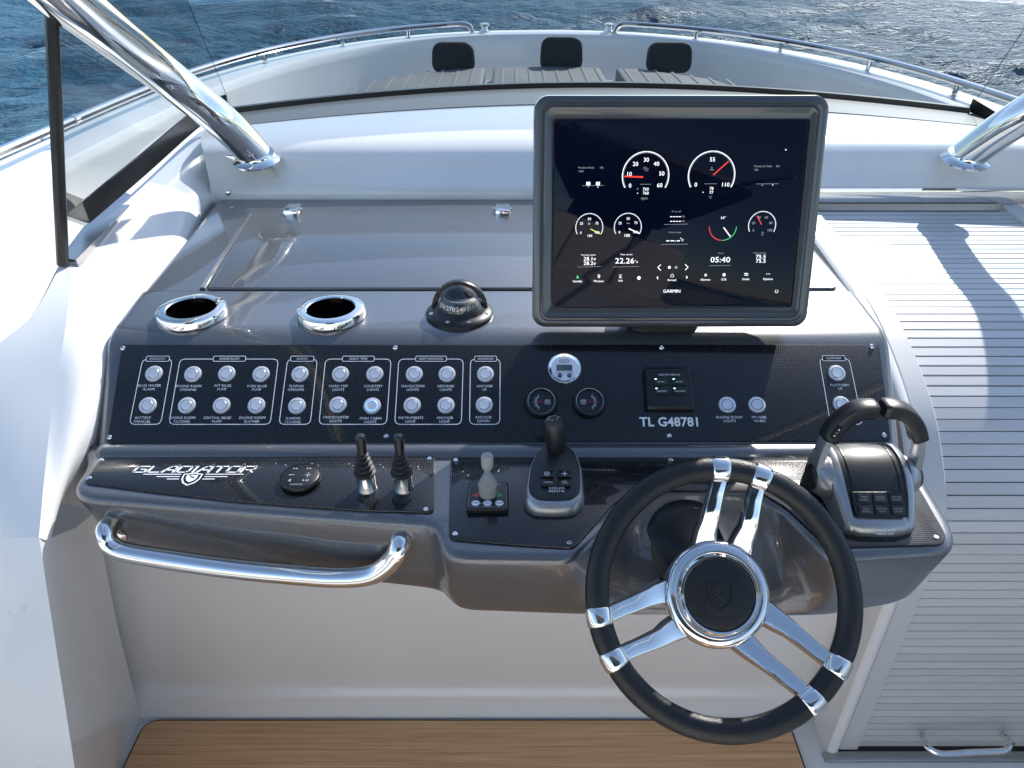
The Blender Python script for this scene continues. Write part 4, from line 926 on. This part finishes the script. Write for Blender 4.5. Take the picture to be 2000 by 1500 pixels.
# round remote
M = shelfM(588, 940); q = thing('remote_puck', 'flat round black media remote with plus and minus keys', 'remote', M.translation)
M = M @ Matrix.Rotation(R(0), 4, 'X'); r = .0288
part('body', MB().lathe([(r-.003, 0), (r, .003), (r, .008), (r-.001, .010), (r-.004, .0115), (.0002, .0118)], M, 48), BLACK, q)
part('edge_ring', MB().lathe([(r+.0006, .0075), (r+.0002, .0095), (r-.001, .0108)], M, 48, (False, False)), DARKPAD, q)
Z = M @ Matrix.Translation((0, 0, .0122)); m_ = MB()
m_.line((-.016, 0), (-.008, 0), .0016, Z); m_.line((.008, 0), (.016, 0), .0016, Z); m_.line((.012, -.005), (.012, .005), .0016, Z)
for sx in (-1, 1):
    for k in range(2): x_ = sx*(.007 + .004*k); m_.poly([(x_, .0165), (x_, .0125), (x_ + sx*.0032, .0145)], Z)
m_.poly([(-.013, -.011), (-.013, -.014), (-.010, -.016), (-.010, -.009)], Z); m_.poly([(.007, -.010), (.007, -.015), (.0105, -.0125)], Z); m_.line((.0125, -.010), (.0125, -.015), .0012, Z); m_.line((.0148, -.010), (.0148, -.015), .0012, Z)
m_.text('FUSION', 0, -.0215, .0034, .017, Z); part('key_symbols', m_, DIMINK, q, smooth=None)
m_ = MB(); m_.line((-.002, -.017), (.003, .019), .0006, Z); part('key_split', m_, SEAL, q, smooth=None)
# twin trim levers
for i, (u_, lab) in enumerate(((717, 'black rubber booted trim lever on a chrome collar beside the round remote'), (788, 'black rubber booted trim lever between its twin and the thruster joystick'))):
    M = shelfM(u_, 955); t = thing('trim_lever', lab, 'lever', M.translation, 'twin trim levers')
    part('collar', MB().lathe([(.0145, 0), (.0145, .003), (.0135, .005), (.0135, .027), (.012, .028)], M, 28), CHROME, t)
    pr = []
    for k in range(5):
        z_ = .0275 + k*.0075; r_ = .0158 - k*.0018; pr += [(r_-.0022, z_), (r_, z_+.0028), (r_, z_+.0048), (r_-.0028, z_+.0068)]
    part('boot', MB().lathe([(.013, .0265)] + pr + [(.006, .066)], M, 28), RUBBER, t)
    Mt = M @ Matrix.Translation((0, 0, .064)) @ Matrix.Rotation(R(-4), 4, 'X')
    part('stick', MB().lathe([(.0062, 0), (.0068, .010), (.0074, .024), (.0074, .027), (.0058, .0295), (.0002, .0305)], Mt, 24), BLACK, t)
# thruster joystick
M = shelfM(953, 976); t = thing('thruster_joystick', 'small light grey joystick on a black square thruster plate', 'joystick', M.translation)
pw, ph_ = .0585, .060
part('plate', MB().bprism(rpoly([(-pw/2, -ph_/2), (pw/2, -ph_/2), (pw/2*.97, ph_/2), (-pw/2*.97, ph_/2)], .004, 3), 0, .009, .002, M), BLACK, t)
Z = M @ Matrix.Translation((0, 0, .0094)); part('border', MB().pathline(rpoly([(-.026, -.026), (.026, -.026), (.026, .018), (.018, .026), (-.018, .026), (-.026, .018)], .003, 3), .0005, Z), DIMINK, t, smooth=None)
m_ = MB()
for x_ in (-.0165, 0, .0165): part('printed_disc', MB().poly([(x_ + .0058*math.cos(R(18*k)), -.018 + .0058*math.sin(R(18*k))) for k in range(20)], Z), INK, t, smooth=None)
m_.line((-.0105, -.018), (-.006, -.018), .0006, Z); m_.text('THRUSTER', 0, -.0245, .0016, None, Z); m_.text('BOW', -.012, .022, .002, None, Z); m_.text('THRUST', .013, .022, .002, None, Z); part('lettering', m_, INK, t, smooth=None)
m_ = MB(); Z2 = Z @ Matrix.Translation((0, 0, .0004))
for x_, s in ((-.0165, 'ON'), (0, 'ON'), (.0165, 'OFF')): m_.text(s, x_, -.018, .0034, None, Z2)
part('lettering', m_, NAVY, t, smooth=None)
part('red_arrow', MB().poly([(-.022, -.001), (-.014, .004), (-.014, -.006)], Z), RED, t, smooth=None); part('green_arrow', MB().poly([(.022, -.001), (.014, .004), (.014, -.006)], Z), GREEN, t, smooth=None)
pr = [(.0125, .0), (.0128, .016)]
for k in range(4): z_ = .016 + k*.0052; r_ = .0132 - k*.0022; pr += [(r_, z_+.001), (r_, z_+.003), (r_-.0026, z_+.0046)]
Mb = M @ Matrix.Translation((0, .002, .009)); part('boot', MB().lathe(pr + [(.0045, .038)], Mb, 28), GREYPLASTIC, t)
part('stick', MB().lathe([(.0045, .036), (.0045, .042), (.0075, .046), (.0085, .050), (.0085, .064), (.0072, .066), (.0002, .0665)], Mb @ Matrix.Rotation(R(-3), 4, 'X'), 24), GREYPLASTIC, t)
# docking joystick
t = thing('docking_joystick', 'tall black joystick on a silver edged keypad base', 'joystick', U(1082, 960, z=CZ))
def pj(l, z_): return [U(a_, b_, z=z_) for a_, b_ in l]
base = [(1026, 996), (1023, 980), (1030, 940), (1044, 915), (1062, 903), (1087, 899), (1110, 903), (1126, 915), (1137, 940), (1141, 980), (1138, 996), (1120, 1008), (1082, 1010), (1044, 1008)]
Bp = rpoly([tuple(p.to_2d()) for p in pj(base, CZ)], .006, 2); cxj, cyj = sum(p[0] for p in Bp)/len(Bp), sum(p[1] for p in Bp)/len(Bp)
ymn, ymx = min(p[1] for p in Bp), max(p[1] for p in Bp)
def jr(sc, z0_, z1_, ys=1.0): return [(cxj + (p[0]-cxj)*sc, cyj + (p[1]-cyj)*sc*ys, z0_ + (z1_-z0_)*(p[1]-ymn)/(ymx-ymn)) for p in Bp]
part('base', MB().loft([jr(1, CZ, CZ), jr(1.01, CZ+.006, CZ+.008), jr(.98, CZ+.012, CZ+.024), jr(.93, CZ+.016, CZ+.032), jr(.90, CZ+.018, CZ+.035)]), SILVER, t, smooth=40)
part('key_pad', MB().loft([jr(.93, CZ+.0135, CZ+.030), jr(.86, CZ+.0185, CZ+.0365), jr(.80, CZ+.021, CZ+.0405), jr(.74, CZ+.022, CZ+.0415)], Matrix.Translation((0, .002, .0)) ), DARKPAD, t, smooth=40)
tilt = math.atan2(.0195, ymx-ymn); KM = frame((cxj, cyj, CZ+.0325), (1, 0, 0), (0, math.cos(tilt), math.sin(tilt)))
for x_, y_, s in ((-.0125, -.006, ''), (.0125, -.006, ''), (-.0115, -.022, 'DOCKING'), (.0115, -.022, 'HIGH MODE')):
    k = part('key', MB().bprism(rrect(.0185, .0125, .0015, 2, x_, y_), -.0005, .0016, .0007, KM, n=2), BLACK, t)
    Z = KM @ Matrix.Translation((x_, y_, .0018)); m_ = MB()
    if s == 'DOCKING': m_.text(s, 0, 0, .0022, .012, Z)
    elif s: m_.text('HIGH', 0, .0016, .002, None, Z); m_.text('MODE', 0, -.0016, .002, None, Z)
    elif x_ < 0: m_.arc((0, 0), .0018, .0024, 0, 6.283, Z, 16); m_.pathline(rrect(.0065, .0065, .0012, 2), .0005, Z)
    else: m_.line((-.004, 0), (.004, 0), .001, Z); m_.line((0, -.004), (0, .004), .001, Z); m_.arc((0, 0), 0, .0016, 0, 6.283, Z, 12)
    part('key_symbol', m_, INK, k, smooth=None)
m_ = MB(); KL = KM @ Matrix.Translation((0, -.0345, .0002)); m_.text('VOLVO', 0, .0028, .0036, .022, KL); m_.text('PENTA', 0, -.0026, .0036, .022, KL); part('lettering', m_, INK, t, smooth=None)
jb = U(1089, 905, y=ymx-.022); Mj = frame(jb, (1, 0, 0), (0, 1, .05))
part('boot', MB().lathe([(.024, -.012), (.023, -.003), (.0215, .0), (.0195, .002), (.0205, .004), (.0185, .007), (.0165, .009), (.0172, .011), (.015, .0135), (.013, .015)], Mj, 32), RUBBER, t)
jt = U(1081, 818, y=jb.y + .008); ax = jt - jb; Mg = frame(jb, (1, 0, 0), Vector((0, 0, 1)).cross(Vector((1, 0, 0)))) if 0 else Matrix.Translation(jb) @ ax.to_track_quat('Z', 'Y').to_matrix().to_4x4()
L_ = ax.length
part('grip', MB().lathe([(.0115, .006), (.0125, .016), (.0142, .03), (.0155, L_*.6), (.0158, L_*.8), (.0150, L_*.9), (.0135, L_*.96), (.0105, L_*.985)], Mg, 32), DARKPAD, t)
part('cap', MB().lathe([(.0125, L_*.96), (.0118, L_*.99), (.009, L_*1.01), (.006, L_*1.012), (.0002, L_*1.006)], Mg, 28), BLACK, t)
m_ = MB(); Zt = Mg @ Matrix.Translation((0, 0, L_*1.017))
for k in range(6): a_ = R(60*k+90); m_.arc((0, 0), .0062, .0082, a_-.28, a_+.28, Zt, 6)
part('cap_marks', m_, DIMINK, t, smooth=None)

# ------------------------------------------------------------------ throttle
bb = U(1708, 1045, z=CZ); t = thing('throttle_control', 'black and silver twin lever throttle with six key pad', 'throttle', (bb.x, bb.y+.07, CZ))
TX = .4875; ty0 = bb.y
side = [(0.0, .000), (-.003, .010), (.000, .020), (.012, .034), (.030, .052), (.052, .070), (.074, .080), (.096, .082), (.116, .076), (.132, .060), (.142, .036), (.146, .0)]
def trow(x, ins=0, sc=1.0, dy=0, hs=1.0):
    P = cat([(0, a_, b_) for a_, b_ in side], 3); c_ = Vector((0, .073, .03)); return [Vector((TX + x*(1.03 - .17*(max(0, .055-p.y)/.055)**1.6 - .08*(max(0, p.y-.10)/.046)), ty0 + dy + c_.y + (p.y-c_.y)*sc, CZ + max(0, (p.z)*.88*hs*sc))) for p in P]
def lath(xs_): return [trow(x, sc=s, dy=d, hs=h) for x, s, d, h in xs_]
part('body', MB().loft(lath([(-.041, .93, 0, .96), (-.039, .955, 0, .985), (-.030, .97, 0, 1.0), (0, .975, 0, 1.015), (.030, .97, 0, 1.0), (.039, .955, 0, .985), (.041, .93, 0, .96)])), DARKPAD, t, smooth=40)
for s in (-1, 1):
    part('cheek', MB().loft(lath([(s*.0405, .96, 0, .99), (s*.041, .985, 0, 1.0), (s*.047, .985, 0, .99), (s*.053, .95, 0, .95), (s*.055, .90, 0, .9)])), SILVER, t, smooth=40)
    part('panel_line', MB().loft(lath([(s*.0312, .978, 0, 1.004), (s*.0318, .978, 0, 1.004)])), SEAL, t, smooth=None)
ap = [Vector((TX + x, ty0 - .004 + .010*(x/.0465)**4, CZ)) for x in (-.0465, -.043, -.028, 0, .028, .043, .0465)]
part('apron', MB().grid([[p + Vector((0, .0, -.0)) for p in ap], [p + Vector((0, -.003, .008)) for p in ap], [p + Vector((0, -.002, .016)) for p in ap], [p + Vector((0, .006, .0225)) for p in ap], [p + Vector((0, .013, .024)) for p in ap]]), SILVER, t, smooth=60)
f0, f1 = Vector((TX, ty0 + .0105, CZ+.0265)), Vector((TX, ty0 + .051, CZ+.0612)); KM = frame(f0 + Vector((0, -.0035, .0035)), (1, 0, 0), f1-f0)
names = [['LOW|SPEED', 'THROTTLE|ONLY', 'SINGLE|LEVER'], ['TRIM|ASSIST', 'STATION|', 'CRUISE|CONTROL']]
part('keypad_plate', MB().bprism(rpoly([(-.031, -.004), (.031, -.004), (.0355, .006), (.0355, .030), (-.0355, .030), (-.0355, .006)], .002, 2), -.004, -.0005, .0005, KM, n=1), BLACK, t)
for j in range(2):
    for i in range(3):
        x_, y_ = (i-1)*.0215, .0055 + j*.0155
        k = part('key', MB().bprism(rrect(.0182, .0128, .0012, 2, x_, y_), -.001, .0012, .0006, KM, n=2), DARKPAD, t)
        a_, b_ = names[j][i].split('|'); Z = KM @ Matrix.Translation((x_, y_, .0014)); m_ = MB()
        if b_: m_.text(a_, 0, .0018, .0021, min(.013, .0022*len(a_)), Z); m_.text(b_, 0, -.0018, .0021, min(.013, .0022*len(b_)), Z)
        else: m_.text(a_, 0, 0, .0024, .012, Z); m_.line((-.007, -.0025), (.007, -.0025), .0004, Z); m_.line((-.007, .0025), (.007, .0025), .0004, Z)
        part('lettering', m_, DIMINK, k, smooth=None)
m_ = MB(); Z = frame((TX+.003, ty0 - .0078, CZ+.0125), (1, 0, 0), (0, .14, 1)); m_.text('VOLVO', 0, .0028, .0038, .023, Z); m_.text('PENTA', 0, -.0026, .0038, .023, Z); part('lettering', m_, INK, t, smooth=None)
py, pz = ty0 + .076, CZ + .038
for s in (-1, 1):
    Mx = Matrix.Translation((TX + s*.052, py, pz)) @ Matrix.Rotation(R(90*s), 4, 'Y')
    part('pivot_boss', MB().lathe([(.030, 0), (.030, .004), (.025, .012), (.021, .018), (.0185, .019)], Mx, 32), SILVER, t)
    part('pivot_cap', MB().lathe([(.0185, .0175), (.0185, .021), (.016, .0235), (.0002, .024)], Mx, 28), BLACK, t)
    X0 = TX + s*.0655; hx = lambda x_: TX + s*x_
    lev = cat([(hx(.0655), py, pz-.004), (hx(.067), py+.002, pz+.022), (hx(.0655), py+.004, pz+.045), (hx(.060), py+.006, pz+.066), (hx(.052), py+.008, pz+.083)], 5)
    part('lever_arm', MB().sweep(lev, [(-.0045, -.011), (.0045, -.011), (.0055, -.007), (.0055, .007), (.0045, .011), (-.0045, .011)], (0, 1, 0), scale=[1]*len(lev)), SILVER, t, smooth=45)
    lg = cat([(hx(.0615), py+.005, pz+.060), (hx(.053), py+.008, pz+.080), (hx(.040), py+.010, pz+.096), (hx(.024), py+.012, pz+.104), (hx(.004), py+.012, pz+.1055)], 5)
    sc_l = [.72] + [.9]*(len(lg)-3) + [.88, .76]
    hg = part('lever_grip', MB().sweep(lg, rpoly([(-.0115, -.015), (.0105, -.015), (.0125, 0), (.0105, .015), (-.0115, .015), (-.0125, 0)], .004, 2), (0, 1, 0), scale=sc_l), BLACK, t, smooth=45)
    if s < 0:
        c_ = (lg[4]+lg[5])/2; d_ = (lg[6]-lg[3]).normalized(); Zk = frame(c_ + Vector((-.004, -.0146, .002)), d_, Vector((0, 0, 1)))
        part('trim_switch', MB().bprism(rrect(.020, .008, .001, 2), 0, .0012, .0004, Zk, n=1), GLOSSBLACK, hg)
        m_ = MB(); Zk2 = Zk @ Matrix.Translation((0, 0, .0014)); m_.poly([(.004, -.002), (.004, .002), (.007, 0)], Zk2); m_.poly([(-.004, -.002), (-.004, .002), (-.007, 0)], Zk2); m_.line((-.0015, 0), (.0015, 0), .001, Zk2); part('switch_marks', m_, INK, hg, smooth=None)

# ------------------------------------------------------------------ steering wheel
WT = R(44); WN = Vector((0, -math.cos(WT), math.sin(WT)))   # axis towards the helmsman
WC = U(1413, 1163, y=.655); WM = frame(WC, (1, 0, 0), Vector((0, math.sin(WT), math.cos(WT))))
RR, TR = .1600, .0130
wh = thing('steering_wheel', 'black leather steering wheel with three pairs of chrome spokes', 'steering wheel', WC)
BA = 78.7; col_a = []
for k in range(3):
    for s in (-1, 1): col_a.append(BA + 120*k + s*9.6)
def rimpt(a_, r_=RR): return Vector((r_*math.cos(R(a_)), r_*math.sin(R(a_)), 0))
ang = sorted(x % 360 for x in col_a)
for i in range(6):
    a0, a1 = ang[i], ang[(i+1) % 6] + (360 if i == 5 else 0)
    n = max(6, int((a1-a0)/3)); P = [rimpt(a0 + 3.4 + (a1-a0-6.8)*k/n) for k in range(n+1)]
    rads = [TR*.96] + [TR]*(n-1) + [TR*.96]
    part('rim_grip', MB().tube(P, rads, 20, M=WM, up=(0, 0, 1), ell=1.18), LEATHER, wh)
    ns = MB(); Q = [p*((RR-TR*1.13)/RR) + Vector((0, 0, .003)) for p in P]
    for p0, p1 in zip(Q, Q[1:]):
        for j in range(2): ns.tube([p0.lerp(p1, .5*j+.08), p0.lerp(p1, .5*j+.42)], .0007, 5, M=WM)
    part('stitching', ns, RUBBER, wh)
HZ = -.034      # hub recess
for k, a_ in enumerate(col_a):
    P = [rimpt(a_ + d) for d in (-4.0, -3.6, -2.0, 0, 2.0, 3.6, 4.0)]
    c_ = part('collar', MB().tube(P, [TR*.98, TR*1.05, TR*1.09, TR*1.09, TR*1.09, TR*1.05, TR*.98], 24, M=WM, up=(0, 0, 1), ell=1.2), CHROME, wh)
    mid = BA + 120*(k//2); s = -1 if k % 2 == 0 else 1
    e = rimpt(a_, RR-.011); dirm = rimpt(mid, 1); nrm_ = Vector((-dirm.y, dirm.x, 0))
    off_ = s*.0235
    h0 = dirm*.058 + nrm_*off_ + Vector((0, 0, HZ-.004)); h1 = dirm*.078 + nrm_*off_*1.06 + Vector((0, 0, HZ+.004)); h2 = dirm*.092 + nrm_*off_*1.09 + Vector((0, 0, HZ+.016)); 
    e2 = e.lerp(Vector((h2.x, h2.y, 0)), .35) + Vector((0, 0, -.008))
    Q = [h0, h1, h2] + [h2.lerp(e2, .5)] + [e2, e + Vector((0, 0, -.001)), e + rimpt(a_, .006)]
    secs = rpoly([(-.0105, -.006), (.0105, -.006), (.0082, .005), (-.0082, .005)], .0018, 2)
    part('spoke', MB().sweep(Q, secs, (0, 0, 1), WM, scale=[1.75, 1.5, 1.25, 1.12, 1.06, 1.04, .95]), CHROME, wh, smooth=30)
HM = WM @ Matrix.Translation((0, 0, HZ))
hub = part('hub', MB().lathe([(.030, -.035), (.055, -.030), (.0655, -.020), (.069, -.008), (.069, .002), (.067, .009), (.062, .0128), (.0565, .0130), (.0545, .0105), (.0535, .0115), (.052, .016), (.049, .019), (.0465, .0187), (.0452, .016)], HM, 64), CHROME, wh, smooth=40)
part('badge', MB().lathe([(.0456, .0155), (.044, .0175), (.040, .0185), (.0002, .0188)], HM, 48), LEATHER, hub)
Z = HM @ Matrix.Translation((0, 0, .0189)); m_ = MB()
sh = [(-.016, .012), (-.008, .0135), (0, .0165), (.008, .0135), (.016, .012), (.0155, -.002), (.011, -.012), (0, -.0185), (-.011, -.012), (-.0155, -.002)]
A_, B_ = offset(sh, .001), offset(sh, -.001); n = len(sh)
m_.loft([[(*p, -.0004) for p in offset(sh, .0016)], [(*p, .0008) for p in A_], [(*p, .0008) for p in B_], [(*p, -.0004) for p in offset(sh, -.0016)]], Z, cap=(False, False))
for x0_, y0_, x1_, y1_ in ((-.008, -.006, .008, .004), (-.009, .004, .007, -.009), (-.006, .008, .006, .008), (-.008, .005, .008, .005)): m_.tube([(x0_, y0_, .0002), (x1_, y1_, .0002)], .0009, 6, M=Z)
for k in range(60):
    a_ = R(6*k); m_.tube([(.027*math.cos(a_), .027*math.sin(a_), -.0002), (.036*math.cos(a_), .036*math.sin(a_), -.0004)], .0003, 4, M=Z)
part('embossed_crest', m_, LEATHER, hub, smooth=50)
# column boot down to the sloping notch
cb = U(1330, 1072, y=.80); hb_ = HM @ Vector((0, 0, -.03)); axc = hb_ - cb
Mc = Matrix.Translation(cb) @ axc.to_track_quat('Z', 'Y').to_matrix().to_4x4(); Lc = axc.length
part('column_boot', MB().lathe([(.080, -.02), (.080, 0), (.077, .012), (.066, .020), (.050, Lc*.5), (.036, Lc*.8), (.032, Lc)], Mc, 40), BLACK, wh)

# ------------------------------------------------------------------ grab rail below the shelf
gp = [U(246, 1010, y=.86), U(222, 1018, y=.825), U(206, 1036, y=.800), U(214, 1062, y=.79), U(245, 1078, y=.785), U(330, 1093, y=.775), U(450, 1110, y=.765), U(560, 1121, y=.755), U(660, 1128, y=.748), U(725, 1122, y=.745), U(762, 1098, y=.746), U(779, 1072, y=.750), U(781, 1054, y=.764), U(776, 1046, y=.80), U(772, 1046, y=.84)]
t = thing('grab_rail', 'curved chrome grab rail below the carbon shelf plate', 'grab rail', gp[6])
part('tube', MB().tube(cat(gp, 6), .0146, 20), CHROME, t)
for p in (gp[0], gp[-1]): part('flange', MB().lathe([(.02, 0), (.02, .004), (.014, .006)], frame(p + Vector((0, -.04, 0)), (1, 0, 0), (0, 0, 1)), 20), CHROME, t)
